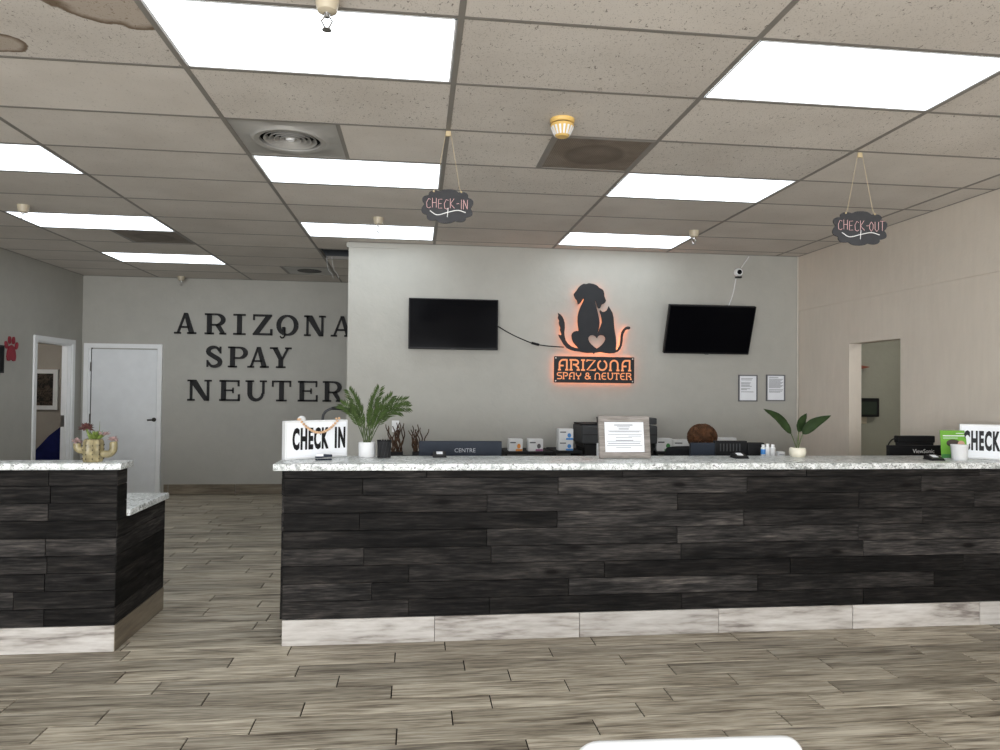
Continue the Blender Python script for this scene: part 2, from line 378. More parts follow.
b = MB(); b.box(XR-0.008, XR-0.0005, 0.5, YM, 2.362, ZC); struct('trim_1', b, M['wall_warm'])
b = MB(); b.rbox(XR-0.022, XR-0.009, YM-0.014, YM-0.0005, 0, ZC, 0.004, 1); struct('trim_2', b, plain('corner bead', (0.60, 0.56, 0.50), 0.5))
b = MB(); b.box(XE-0.02, XE+0.5, YM-0.012, YM+0.3, ZC-0.055, ZC-0.008); struct('trim_3', b, M['wall'])
# floors
b = MB(); b.box(XL-2.4, XR+2.2, YF, YB+1.2, -0.12, -0.006); floor = struct('floor', b, M['grout'])
PIT, PLN = 0.1496, 0.88
joints = {0: .179, 1: .776, 2: .271, 3: .498, 4: .773, 5: .37, 6: .177, 7: .81, 8: .48}
plank_cache = {}
def plank_mesh(Lx, Wy, Tz, name, ch=0.0015):
    key = (round(Lx, 3), round(Wy, 4), Tz, name)
    if key not in plank_cache:
        q = MB(); x, y = Lx/2, Wy/2
        vs = [(-x,-y,-Tz),(x,-y,-Tz),(x,y,-Tz),(-x,y,-Tz),(-x,-y,-ch),(x,-y,-ch),(x,y,-ch),(-x,y,-ch),(-x+ch,-y+ch,0),(x-ch,-y+ch,0),(x-ch,y-ch,0),(-x+ch,y-ch,0)]
        fs = [(0,3,2,1),(8,9,10,11)] + [(i,(i+1)%4,(i+1)%4+4,i+4) for i in range(4)] + [(i+4,(i+1)%4+4,(i+1)%4+8,i+8) for i in range(4)]
        q.add(vs, fs); plank_cache[key] = q.mesh(name)
    return plank_cache[key]
far = MB(); count = 0
rr = random.Random(3)
for k in range(-39, 56):
    yc = 4.146 - PIT*k
    x0 = joints.get(k, rr.uniform(0, PLN)); x0 = x0 - PLN*7
    n = 0
    while x0 < XR:
        a, c = max(x0, XL), min(x0+PLN, XR); x0 += PLN
        if c - a < 0.03 or (yc > YM and a > XE): continue
        if yc < 4.30: vis = yc > 2.25 and c > -0.62*yc-0.25 and a < 0.98*yc+0.35
        else: vis = c > -0.40*yc-0.1 and a < -0.16*yc + 0.12
        if vis and count < 296:
            o = link('floor_plank', plank_mesh(c-a-0.0065, PIT-0.0042, 0.006, 'floor_plank'), M['floor'], floor, ((a+c)/2, yc, 0)); count += 1
        else:
            me = plank_mesh(c-a-0.0065, PIT-0.0042, 0.006, 'floor_plank')
            far.add([v.co + Vector(((a+c)/2, yc, 0)) for v in me.vertices], [tuple(p.vertices) for p in me.polygons])
o = far.build('floor_plank_field', M['floor_far'], floor); o['kind'] = 'stuff'
# skirting of wood-look tile on the letter wall
bb = thing('baseboard_back', None, None, (0,0,0), kind='structure')
for k in range(5):
    a = -5.0 + 0.78 + k*0.88; c = a + 0.88; a = max(a, -3.40); c = min(c, XE)
    if c > a: link('tile', plank_mesh(c-a-0.006, 0.135, 0.012, 'skirting'), M['tile_grey'], bb, ((a+c)/2, YB-0.013, 0.0685)).rotation_euler[0] = PI/2
# ceiling
b = MB(); b.box(XL-2.4, XR+2.2, YF, YB+1.2, 3.35, 3.45); ceiling = struct('ceiling', b, M['plenum'])
X0c, Y0c, RX, RY = 0.1532, 2.7378, 1.2192, 0.6096
lights = {(-1,0),(1,0),(-1,3),(1,3),(-1,6),(1,6),(-3,3),(-3,6),(-3,9),(-3,0),(-1,-3),(1,-3),(-3,-3),(-1,-6),(1,-6),(-3,-6),(-1,-9),(1,-9),(-3,-9)}
half_panels = {(-1,2): 'L', (0,2): 'R', (-3,7): 'R', (-2,10): 'R'}
def tile(x0, x1, y0, y1, mat, z=ZC, tilt=0):
    o = link('ceiling_tile', tile_mesh(x1-x0, y1-y0), None, ceiling, ((x0+x1)/2, (y0+y1)/2, z))
    o.data = o.data if o.data.materials and o.data.materials[0] == mat else tile_mesh(x1-x0, y1-y0, mat)
    o.rotation_euler[0] = tilt; return o
tcache = {}
def tile_mesh(w, d, mat=None):
    key = (round(w,3), round(d,3), mat.name if mat else '')
    if key not in tcache:
        me = MB().box(-w/2, w/2, -d/2, d/2, 0, 0.016).mesh('ceiling_tile')
        if mat: me.materials.append(mat)
        tcache[key] = me
    return tcache[key]
for i in range(-4, 4):
    for j in range(-12, 13):
        x0, x1 = max(X0c+RX*i, XL), min(X0c+RX*(i+1), XR); y0, y1 = max(Y0c+RY*j, YF), min(Y0c+RY*(j+1), YB)
        if y1-y0 < 0.05 or x1-x0 < 0.05 or (i, j) in lights: continue
        if j >= 8 and i >= 0: continue
        if j >= 7 and i == -1 and j >= 8: x1 = XE
        if j == 7 and i >= 0: y1 = YM
        g = 0.004
        mat = M['tile'] if j <= 1 or (i in (0, 1) and j <= 3) else M['tile_plain']
        if (i, j) == (-2, 0): mat = M['tile_stained']
        if (i, j) == (-2, 1) or (i, j) == (-3, 1) : mat = M['tile_plain']
        if (i, j) in half_panels:
            if half_panels[(i, j)] == 'L': x0 = x0 + 0.61
            else: x1 = x1 - 0.61
        if (i, j) == (-1, 8):                       # lifted tile leaves a dark gap beside the wall
            tile(x0+g, x1-g, y0+0.02, y1-0.18, mat, ZC+0.05, 0.12); continue
        tile(x0+g, x1-g, y0+g, y1-g, mat)
for i in range(-3, 4):
    x = X0c+RX*i; y1 = YB if x < XE else YM
    MB().box(-0.013, 0.013, YF, y1, 0, 0.035).build('main_runner', M['tbar'], ceiling, loc=(x, 0, ZC-0.002))
for j in range(-11, 13):
    y = Y0c+RY*j; x1 = XR if y < YM else XE
    MB().box(XL, x1, -0.0115, 0.0115, 0, 0.034).build('cross_tee', M['tbar'], ceiling, loc=(0, y, ZC-0.0012))
for (i, j), s in half_panels.items():
    x = X0c+RX*i + (0.61 if s == 'L' else RX-0.61)
    MB().box(-0.012, 0.012, 0, RY, 0, 0.03).build('cross_tee', M['tbar'], ceiling, loc=(x, Y0c+RY*j, ZC-0.0010))
for nm, bx in (('wall_angle', (XL, XL+0.022, YF, YB)), ('wall_angle', (XR-0.022, XR, YF, YM)), ('wall_angle', (XL, XE, YB-0.022, YB)), ('wall_angle', (XE, XR, YM-0.022, YM))):
    MB().box(*bx, ZC-0.0016, ZC+0.02).build(nm, M['tbar'], ceiling)

# ceiling lights
def ceiling_light(i, j, label):
    x, y = X0c+RX*(i+0.5), Y0c+RY*(j+0.5)
    t = thing('ceiling_light', label, 'ceiling light', (x, y, ZC), group='recessed light panels in the ceiling grid')
    w, d = RX/2-0.016, RY/2-0.014
    MB().box(-w, w, -d, d, 0.0, 0.004).build('diffuser', M['lamp'], t)
    h = MB(); h.box(-w, w, -d, d, 0.09, 0.10); h.box(-w, -w+0.005, -d, d, 0.004, 0.09); h.box(w-0.005, w, -d, d, 0.004, 0.09); h.box(-w, w, -d, -d+0.005, 0.004, 0.09); h.box(-w, w, d-0.005, d, 0.004, 0.09)
    h.build('housing', M['white_trim'], t)
    f = MB(); f.box(-w, w, -d, -d+0.008, -0.0012, 0); f.box(-w, w, d-0.008, d, -0.0012, 0); f.box(-w, -w+0.008, -d, d, -0.0012, 0); f.box(w-0.008, w, -d, d, -0.0012, 0)
    f.build('door_frame', M['white_trim'], t)
LL = {(-1,0): 'large lit ceiling panel beside the water stained tile', (1,0): 'lit ceiling panel above the counter, two rows before the check-out chalkboard',
      (-1,3): 'lit ceiling panel right behind the round air diffuser', (1,3): 'lit ceiling panel diagonal to the brown return panel',
      (-1,6): 'lit ceiling panel against the reception wall above the first black television', (1,6): 'lit ceiling panel against the reception wall above the dog and cat sign',
      (-3,3): 'lit ceiling panel, first of the row leading to the white door', (-3,6): 'lit ceiling panel before the dirty return grille near the white door', (-3,9): 'lit ceiling panel nearest the white door'}
bay = {-3: 'side counter', -1: 'round diffuser', 1: 'check-out sign'}; rown = {0: 'fourth', -3: 'third', -6: 'second', -9: 'first'}
for ij in sorted(lights): ceiling_light(*ij, LL.get(ij, 'lit ceiling panel, %s from the shop windows in the %s line' % (rown.get(ij[1], 'next'), bay[ij[0]])))

# air diffuser and return panels
def ring_diffuser(x, y, label, closed=False):
    t = thing('air_diffuser', label, 'air vent', (x, y, ZC))
    n = 40; p = MB(); w = 0.295; R = 0.175
    sq = []
    for k in range(n):
        a = 2*PI*k/n; c, s = math.cos(a), math.sin(a); q = w/max(abs(c), abs(s)); sq.append((c*q, s*q))
    vs = []; fs = []
    for prof in ([(u, v, 0.002) for u, v in sq], [(0.225*math.cos(2*PI*k/n), 0.225*math.sin(2*PI*k/n), 0.004) for k in range(n)],
                 [(0.205*math.cos(2*PI*k/n), 0.205*math.sin(2*PI*k/n), -0.012) for k in range(n)], [(R*math.cos(2*PI*k/n), R*math.sin(2*PI*k/n), -0.008) for k in range(n)],
                 [(R*math.cos(2*PI*k/n), R*math.sin(2*PI*k/n), 0.012) for k in range(n)]): vs += prof
    for r_ in range(4):
        for k in range(n): fs.append((r_*n+k, r_*n+(k+1)%n, (r_+1)*n+(k+1)%n, (r_+1)*n+k))
    p.add(vs, fs); p.build('face_plate', M['diffuser_grey'], t, True)
    MB().lathe([(0.19, 0.0125), (0.19, 0.05), (0.001, 0.0505)], n=32, cap=False).build('duct_throat', M['soft_black'], t)
    for k, r_ in enumerate((0.147, 0.117, 0.087, 0.057)):
        MB().lathe([(r_-0.014, 0.024), (r_+0.003, -0.004), (r_+0.006, -0.003), (r_-0.009, 0.024)], n=36, cap=False).build('ring', M['diffuser_grey'], t, True)
    MB().lathe([(0.001, 0.0), (0.02, -0.004), (0.028, 0.006), (0.028, 0.03)], n=20).build('hub', M['white_trim'], t, True)
ring_diffuser(X0c-RX+0.305, Y0c+RY*2.5, 'round ringed air diffuser in a square grey ceiling plate')
def return_panel(x, y, label, slot=False):
    t = thing('return_grille', label, 'air vent', (x, y, ZC))
    MB().box(-0.28, 0.28, -0.277, 0.277, 0.0, 0.004).build('perforated_sheet', M['perforated'] if not slot else M['diffuser_grey'], t)
    f = MB(); w, d = 0.296, 0.292
    f.box(-w, w, -d, -0.277, -0.003, 0.006); f.box(-w, w, 0.277, d, -0.003, 0.006); f.box(-w, -0.28, -0.277, 0.277, -0.003, 0.006); f.box(0.28, w, -0.277, 0.277, -0.003, 0.006)
    f.build('panel_frame', M['tbar'], t)
    if slot:
        MB().lathe([(0.15, -0.001), (0.15, -0.004)], n=24).build('dark_opening', M['black'], t)
return_panel(X0c+RX-0.305, Y0c+RY*2.5, 'dirty brown perforated return panel beside the yellow smoke detector')
return_panel(X0c-2*RX-0.305, Y0c+RY*7.5, 'dirty brown return panel between lit panels over the white door side')
return_panel(X0c-RX-0.305, Y0c+RY*10.5, 'grey ceiling vent above the large wall letters', True)

# ------------------------------------------------------------------ doors and rooms beyond
d1 = thing('door_1', None, None, (0, 0, 0), kind='structure')
x0, x1, zt = -4.44, -3.44, 2.035
c = MB(); c.box(x0, x0+0.06, YB-0.035, YB-0.001, 0, zt); c.box(x1-0.06, x1, YB-0.035, YB-0.001, 0, zt); c.box(x0+0.06, x1-0.06, YB-0.035, YB-0.001, zt-0.06, zt)
c.box(x0+0.06, x0+0.085, YB-0.02, YB-0.001, 0, zt-0.06)
c.build('casing', M['white_trim'], d1)
MB().rbox(x0+0.10, x1-0.065, YB-0.028, YB-0.003, 0.012, zt-0.075, 0.003, 1).build('door_leaf', M['white'], d1)
MB().box(x0+0.085, x0+0.10, YB-0.012, YB-0.002, 0.01, zt-0.06).build('door_gap', M['soft_black'], d1)
for z in (1.72, 1.03, 0.25): MB().tube([(x0+0.092, YB-0.03, z-0.06), (x0+0.092, YB-0.03, z+0.06)], 0.011).build('hinge', M['dark_metal'], d1)
h = MB(); h.lathe([(0.028, 0), (0.028, 0.01)], M=Matrix.Translation((x1-0.09, YB-0.028, 1.015)) @ Matrix.Rotation(PI/2, 4, 'X'))
h.tube([(x1-0.09, YB-0.03, 1.015), (x1-0.09, YB-0.075, 1.015), (x1-0.16, YB-0.08, 1.01)], 0.011); h.build('lever_handle', M['dark_metal'], d1, True)
d2 = thing('door_2', None, None, (0, 0, 0), kind='structure')
c = MB(); X = XL
for (a, e) in ((D0-0.06, D0), (D1, D1+0.06)): c.box(X-0.0, X+0.02, a, e, 0, DZ+0.06)
c.box(X, X+0.02, D0, D1, DZ, DZ+0.06); c.build('casing', M['white_trim'], d2)
c = MB(); c.box(X-0.11, X, D0, D0+0.018, 0, DZ); c.box(X-0.11, X, D1-0.018, D1, 0, DZ); c.box(X-0.11, X, D0+0.018, D1-0.018, DZ-0.018, DZ); c.box(X-0.06, X-0.035, D1-0.03, D1-0.018, 0, DZ-0.018)
c.build('jamb', M['white_trim'], d2)
MB().box(X-0.109, X-0.065, D1-0.021, D1-0.0182, 0.93, 1.08).build('strike_plate', M['chrome'], d2)
# side room on the left
b = MB(); b.box(-7.0, XL-0.11, 10.9, 11.0, 0, 2.6); b.box(-7.0, -6.9, 7.0, 10.9, 0, 2.6); b.box(-7.0, XL-0.11, 6.9, 7.0, 0, 2.6); b.box(XL-0.11, XL-0.03, YB+0.15, 10.9, 0, 2.6); struct('wall_left_room', b, M['wall_tan'])
b = MB(); b.box(-7.0, XL-0.11, 6.9, 11.0, 2.6, 2.7); struct('ceiling_left_room', b, M['white'])
b = MB(); b.box(-7.0, XL-0.11, 6.9, 11.0, -0.005, 0.0); struct('floor_left_room', b, M['floor_far'])
def room_fill_lamp(x, y, z, e, label):  # unseen lamp, added to brighten a room beyond its opening
    t = thing('fill_lamp', label, 'fill lamp', (x, y, z))
    MB().lathe([(0.14, 0), (0.14, -0.02), (0.13, -0.045)], n=24).build('base', M['white_trim'], t)
    MB().lathe([(0.125, -0.046), (0.12, -0.075), (0.08, -0.1), (0.01, -0.11)], n=24).build('glass_bowl', emit('fill lamp bowl', (1, 0.95, 0.88), e), t, True)
room_fill_lamp(-5.5, 9.4, 2.6, 75, 'unseen bowl lamp added to light the small room past the open doorway')
# framed print in that room
t = thing('framed_print', 'white framed dark floral print on the wall beyond the open doorway', 'picture', (-5.385, 10.898, 1.40))
f = MB(); w, hh, k = 0.235, 0.29, 0.06
f.box(-w, w, -0.03, 0, hh-k, hh); f.box(-w, w, -0.03, 0, -hh, -hh+k); f.box(-w, -w+k, -0.03, 0, -hh+k, hh-k); f.box(w-k, w, -0.03, 0, -hh+k, hh-k); f.build('frame', M['white_trim'], t)
MB().box(-w+k, w-k, -0.012, 0, -hh+k, hh-k).build('print', M['art'], t)
# navy chair in that room
t = thing('upholstered_chair', 'navy blue upholstered chair with sloped back beyond the open doorway', 'chair', (-4.93, 10.35, 0), 0.15)
MB().prism([(-0.30, 0.42), (0.28, 0.42), (0.28, 0.98), (0.20, 1.0), (-0.05, 0.78), (-0.28, 0.50)], -0.05, 0.05).build('backrest', M['navy'], t)
MB().rbox(-0.3, 0.28, -0.5, -0.05, 0.36, 0.46, 0.03).build('seat', M['navy'], t)
for sx in (-0.26, 0.24):
    for sy in (-0.46, 0.0): MB().tube([(sx, sy, 0), (sx, sy, 0.37)], 0.018).build('leg', M['black'], t)
# room on the right
b = MB(); b.box(XR+0.125, 6.2, 7.2, 7.3, 0, 2.9); b.box(6.2, 6.3, 4.3, 7.2, 0, 2.9); b.box(XR+0.125, 6.2, 4.2, 4.3, 0, 2.9); struct('wall_right_room', b, M['wall_room'])
b = MB(); b.box(XR+0.125, 6.2, 4.3, 7.2, 2.8, 2.9); struct('ceiling_right_room', b, M['white'])
b = MB(); b.box(XR+0.125, 6.2, 4.3, 7.2, -0.005, 0.0); struct('floor_right_room', b, M['floor_far'])
room_fill_lamp(5.3, 5.8, 2.8, 95, 'unseen bowl lamp added to light the green grey room beyond the wall opening')
t = thing('wall_tablet', 'black wall screen on a bracket seen through the wall opening', 'screen', (4.85, 7.195, 1.33))
MB().rbox(-0.13, 0.125, -0.06, -0.03, -0.105, 0.10, 0.012).build('bezel', M['black'], t)
MB().box(-0.11, 0.09, -0.063, -0.0605, -0.08, 0.06).build('screen', plain('grey green screen', (0.035, 0.045, 0.035), 0.15), t)
MB().box(-0.04, 0.04, -0.03, 0, -0.04, 0.04).build('bracket', M['black'], t)
MB().tube([(-0.12, -0.03, 0.1), (-0.125, -0.03, 0.17)], 0.008).build('antenna', M['black'], t)
o = MB().rbox(-0.055, 0.055, -0.008, 0, -0.04, 0.04, 0.003, 1).build('wall_outlet', M['beige_plastic'], loc=(4.81, 7.197, 1.19)); tag(o, 'ivory outlet plate under the black wall screen', 'outlet')
t = thing('wall_hook', 'red brown pointed wall hook seen high through the wall opening', 'hook', (4.78, 7.197, 1.765))
MB().box(-0.035, 0.0, -0.012, 0, -0.03, 0.05).build('plate', M['black'], t)
MB().prism([(-0.03, -0.025), (-0.03, 0.02), (0.085, 0.003), (0.085, -0.003)], -0.05, -0.012).build('arm', M['red_brown'], t)

# ------------------------------------------------------------------ shop front behind the viewer
b = MB()
wins = [(-4.2, -1.8), (-1.4, 1.0), (1.4, 3.8)]
b.box(XL, XR, YF-0.15, YF, 0, 0.3); b.box(XL, XR, YF-0.15, YF, 2.5, ZT)
for a, c in ((XL, -4.2), (-1.8, -1.4), (1.0, 1.4), (3.8, XR)): b.box(a, c, YF-0.15, YF, 0.3, 2.5)
struct('wall_front', b, M['wall'])
for k, (a, c) in enumerate(wins):
    w = thing('window_%d' % (k+1), None, None, (0, 0, 0), kind='structure')
    f = MB(); f.box(a, a+0.05, YF-0.1, YF-0.05, 0.3, 2.5); f.box(c-0.05, c, YF-0.1, YF-0.05, 0.3, 2.5); f.box(a+0.05, c-0.05, YF-0.1, YF-0.05, 0.3, 0.35); f.box(a+0.05, c-0.05, YF-0.1, YF-0.05, 2.45, 2.5)
    f.box((a+c)/2-0.025, (a+c)/2+0.025, YF-0.1, YF-0.05, 0.35, 2.45); f.build('window_frame', M['dark_metal'], w)
    for p, q in ((a+0.05, (a+c)/2-0.025), ((a+c)/2+0.025, c-0.05)): MB().box(p, q, YF-0.08, YF-0.075, 0.35, 2.45).build('pane', M['glass'], w)
b = MB(); b.box(-30, 30, -40, YF-0.15, -0.2, -0.1); struct('pavement', b, M['pavement'])

# ------------------------------------------------------------------ reception counter
CF = 4.21                                   # front face of the planks
def plank_row(parent, name, xs, x0, x1, z0, z1, y, face='front', mat='plank', seed=None):
    xs = [x0] + [x for x in xs if x0+0.02 < x < x1-0.02] + [x1]
    for a, c in zip(xs[:-1], xs[1:]):
        me = plank_mesh(c-a-0.003, z1-z0-0.0026, 0.014, name)
        dz = random.uniform(0, 0.003)
        if face == 'front':
            o = link(name, me, M[mat], parent, ((a+c)/2, y-dz, (z0+z1)/2)); o.rotation_euler = (PI/2, 0, 0)
        else:                               # facing +X, a..c run along Y
            o = link(name, me, M[mat], parent, (y+dz, (a+c)/2, (z0+z1)/2)); o.rotation_euler = (PI/2, 0, PI/2)
zr = [0.152, 0.2535, 0.355, 0.4565, 0.558, 0.66, 0.7615, 0.863, 0.9645, 1.010]     # row boundaries, bottom up
jr = [[-0.035, 0.444, 1.631, 2.825], [-0.249, 0.923, 2.12, 3.312], [-0.035, 1.142, 2.335, 3.522], [-0.298, 0.449, 1.623, 2.825], [0.422, 1.599, 2.794],
      [-0.324, 0.848, 2.028, 3.23], [0.422, 1.599, 2.794, 3.595], [-0.309, 0.852, 2.048, 3.224], [0.06, 1.25, 2.44, 3.63]]
ctr = thing('reception_counter', 'long reception counter clad in dark charcoal wood planks', 'counter', (0, 0, 0))
CX0, CX1 = -0.757, XR-0.002
MB().box(CX0+0.016, CX1, CF+0.016, CF+0.14, 0, 1.009).build('counter_core', M['core'], ctr)
for k in range(9): plank_row(ctr, 'plank', jr[k], CX0, CX1, zr[k], zr[k+1], CF)
for k in range(9): plank_row(ctr, 'end_plank', [], CF+0.002, CF+0.14, zr[k], zr[k+1], CX0, 'side')
plank_row(ctr, 'base_tile', [0.119, 0.99, 1.868, 2.753, 3.632], CX0, CX1, 0.0, 0.150, CF-0.002, mat='pale_tile')
MB().box(CX0+0.02, CX0+0.06, CF+0.14, 4.95, 0, 0.72).build('side_panel', M['core'], ctr)
for x in (0.8, 2.0, 3.2): MB().box(x, x+0.03, CF+0.14, 4.9, 0, 0.72).build('support_panel', M['core'], ctr)
def slab(x0, x1, y0, y1, z0, z1, r=0.006): return MB().rbox(x0, x1, y0, y1, z0, z1, r, 2)
o = slab(-0.817, CX1, 4.185, 4.665, 1.010, 1.050).build('granite_countertop', M['granite'], None, True); tag(o, 'white speckled granite top of the long reception counter', 'countertop')
o = slab(-0.76, CX1, CF+0.142, 5.03, 0.7205, 0.76).build('granite_desktop', M['granite'], None, True); tag(o, 'low granite desktop on the staff side of the long counter', 'desktop')
# the shorter counter
lc = thing('side_counter', 'short dark plank counter topped by the cactus planter', 'counter', (0, 0, 0))
LX = -1.668
zl = [0.148, 0.2455, 0.343, 0.44, 0.5375, 0.635, 0.7325, 0.83, 0.9275, 1.018]
MB().box(XL+0.002, LX-0.016, CF+0.016, 4.335, 0, 1.017).build('counter_core', M['core'], lc)
MB().box(-2.2, LX-0.016, 4.335, 4.97, 0, 0.729).build('desk_core', M['core'], lc)
jl = [[-2.04, -3.2], [-2.20, -2.9, -3.9], [-2.04, -3.1], [-2.03, -2.6, -3.7], [-2.04, -3.3], [-2.9, -3.9], [-2.03, -3.2], [-2.02, -2.7], [-2.03, -3.2]]
for k in range(9): plank_row(lc, 'plank', sorted(jl[k]), XL+0.002, LX, zl[k], zl[k+1], CF)
for k in range(9):
    y1 = 4.975 if zl[k+1] <= 0.735 else 4.345
    plank_row(lc, 'side_plank', [], CF+0.001, y1, zl[k], zl[k+1], LX, 'side')
plank_row(lc, 'base_tile', [-2.55, -3.43], XL+0.002, LX, 0, 0.147, CF-0.002, mat='pale_tile')
plank_row(lc, 'base_tile', [], CF, 4.978, 0, 0.147, LX+0.002, 'side', mat='tile_grey')
o = slab(XL+0.002, -1.640, 4.185, 4.365, 1.0185, 1.056).build('granite_countertop', M['granite'], None, True); tag(o, 'white granite ledge carrying the cactus planter', 'countertop')
o = slab(-2.25, -1.648, 4.347, 5.0, 0.7335, 0.772).build('granite_desktop', M['granite'], None, True); tag(o, 'low granite desktop step beside the short counter', 'desktop')

# ------------------------------------------------------------------ wall letters
def ribbon(mb, pts, ws, d0, d1):
    P = [Vector(p) for p in pts]; n = len(P); Ls = []; Rs = []
    for i in range(n):
        t = (P[min(i+1, n-1)] - P[max(i-1, 0)]).normalized(); nn = Vector((-t.y, t.x)); w = ws[i] if isinstance(ws, (list, tuple)) else ws
        Ls.append(P[i] + nn*w/2); Rs.append(P[i] - nn*w/2)
    for i in range(n-1): mb.prism([tuple(Rs[i]), tuple(Rs[i+1]), tuple(Ls[i+1]), tuple(Ls[i])], d0, d1)
def serif_letter(ch, w):
    """Heavy slab-serif capital, height 1, width w, as a list of polygons and ribbons."""
    K, T, S = 0.21, 0.10, 0.085           # thick stroke, thin stroke, serif height
    R = lambda a, b, c, d: ('p', [(a, c), (b, c), (b, d), (a, d)])
    st = lambda cx, hw, y: R(cx-hw, cx+hw, y, y+S)
    o = []
    if ch == 'I': o = [R(w/2-K/2, w/2+K/2, 0, 1), st(w/2, w/2, 0), st(w/2, w/2, 1-S)]
    if ch == 'A':
        a = w*0.5
        o = [('p', [(0.10, 0), (0.10+T, 0), (a+0.02, 0.94), (a-0.05, 1)]), ('p', [(w-0.10-K, 0), (w-0.08, 0), (a+0.10, 1), (a-0.07, 1)]), R(w*0.24, w*0.7, 0.28, 0.37), st(0.15, 0.15, 0), st(w-0.20, 0.20, 0)]
    if ch in 'RP':
        rx = w-0.10-K
        if ch == 'R': rx -= 0.06
        o = [R(0.10, 0.10+K, 0, 1), st(0.10+K/2, 0.10+K/2, 0), R(0, 0.10+K, 1-S, 1)]
        pts = [(0.25, 0.955), (0.10+K+rx*0.35, 0.955)] + [(p[0], p[1]) for p in arc(0.10+K+rx*0.35, 0.705, rx*0.55, 0.25, 80, -80, 10)] + [(0.10+K+rx*0.35, 0.455), (0.25, 0.455)]
        o.append(('r', pts, [0.09, 0.09] + [0.09+0.11*math.sin(PI*i/10) for i in range(11)] + [0.09, 0.09]))
        if ch == 'R': o += [('p', [(w*0.48, 0.46), (w*0.48+K, 0.50), (w-0.03, 0.06), (w-0.03-K*0.7, 0.0)]), st(w-0.13, 0.15, 0)]
    if ch == 'Z': o = [R(0.03, w-0.03, 1-0.10, 1), R(0.02, w-0.02, 0, 0.10), ('p', [(0.03, 0.08), (0.03+K+0.06, 0.08), (w-0.04, 0.92), (w-0.10-K, 0.92)]), R(0.03, 0.10, 0.72, 1), R(w-0.10, w, 0, 0.30)]
    if ch == 'O':
        n = 28; o.append(('r', [(w/2+(w/2-0.10)*math.cos(2*PI*i/n), 0.5+0.455*math.sin(2*PI*i/n)) for i in range(n+1)], [0.09+0.12*abs(math.cos(2*PI*i/n)) for i in range(n+1)]))
    if ch == 'N': o = [R(0.11, 0.11+T, 0, 1), R(w-0.11-T, w-0.11, 0, 1), ('p', [(0.05, 1), (0.11+K+0.06, 1), (w-0.11, 0), (w-0.13-K*0.9, 0)]), st(0.16, 0.16, 0), R(0, 0.25, 1-S, 1), st(w-0.16, 0.16, 1-S)]
    if ch == 'S':
        pts = [tuple(p[:2]) for p in spline([(w-0.12, 0.76, 0), (w*0.68, 0.925, 0), (w*0.42, 0.955, 0), (0.13, 0.86, 0), (0.12, 0.68, 0), (w*0.5, 0.51, 0), (w-0.12, 0.34, 0), (w-0.13, 0.14, 0), (w*0.56, 0.045, 0), (w*0.30, 0.075, 0), (0.09, 0.26, 0)], 3)]
        n = len(pts); o = [('r', pts, [0.08+0.13*math.sin(PI*i/(n-1))**1.2 for i in range(n)]), R(w-0.12, w-0.05, 0.66, 0.99), R(0.03, 0.10, 0.01, 0.34)]
    if ch == 'Y': o = [R(w/2-K/2, w/2+K/2, 0, 0.45), ('p', [(0.08, 1), (0.08+K+0.03, 1), (w/2+K/2, 0.42), (w/2-K/2, 0.42)]), ('p', [(w-0.20, 1), (w-0.09, 1), (w/2+K/2, 0.40), (w/2, 0.40)]), st(w/2, 0.22, 0), st(0.17, 0.18, 1-S), st(w-0.15, 0.15, 1-S)]
    if ch == 'E': o = [R(0.08, 0.08+K, 0, 1), R(0, w-0.05, 1-0.09, 1), R(0, w-0.03, 0, 0.09), R(0.2, w*0.68, 0.47, 0.55), R(w-0.12, w-0.05, 0.70, 1), R(w-0.10, w-0.02, 0, 0.32), R(w*0.62, w*0.68, 0.38, 0.64)]
    if ch == 'U':
        o = [R(0.09, 0.09+K, 0.35, 1), R(w-0.11-T, w-0.11, 0.35, 1), st(0.19, 0.19, 1-S), st(w-0.16, 0.16, 1-S)]
        o.append(('r', [(0.09+K/2, 0.37)] + arc(w/2, 0.37, w/2-0.09-K/2, 0.31, 180, 360, 12) + [(w-0.11-T/2, 0.37)], [K] + [K-(K-T)*i/12 for i in range(13)] + [T]))
    if ch == 'T': o = [R(w/2-K/2, w/2+K/2, 0, 1), st(w/2, 0.24, 0), R(0.0, w, 1-0.09, 1), R(0.0, 0.07, 0.70, 1), R(w-0.07, w, 0.70, 1)]
    return o
def wall_letter(ch, x0, x1, z, h, label):
    w = (x1-x0)/h; mb = MB()
    for k in serif_letter(ch, w):
        if k[0] == 'p': mb.prism([(p[0]*h, p[1]*h) for p in k[1]], -0.03, 0)
        else: ribbon(mb, [(p[0]*h, p[1]*h) for p in k[1]], [q*h for q in k[2]] if isinstance(k[2], list) else k[2]*h, -0.03, 0)
    o = mb.build('wall_letter', M['letter'], loc=(x0, YB-0.001, z)); tag(o, label, 'letter', 'black serif letters on the back wall')
def wx(px):                                  # horizontal place on the letter wall (metres) along the measured row
    return -3.294 + (px-45)*0.01334*0.2933
ROWS = [('ARIZONA', [(45,118),(147,217),(243,284),(308,376),(390,465),(485,560),(578,655)], 2.185, 0.287, 'top row'),
        ('SPAY', [(153,207),(227,290),(293,365),(370,443)], 1.735, 0.287, 'middle row'),
        ('NEUTER', [(93,173),(200,270),(288,360),(378,443),(467,537),(553,620)], 1.275, 0.287, 'bottom row')]
seen = {}
for word, ext, z, h, row in ROWS:
    for n, (ch, (a, b)) in enumerate(zip(word, ext)):
        prev = word[n-1] if n else None; nxt = word[n+1] if n+1 < len(word) else None
        lab = 'black serif wall letter %s, %s %s' % (ch, row, ('after the ' + prev) if prev else ('before the ' + nxt))
        wall_letter(ch, wx(a), wx(b), z, h, lab)
t = thing('wall_hook', 'small black J hook on the back wall inside the letter O', 'hook', (-1.845, YB-0.032, 2.235))
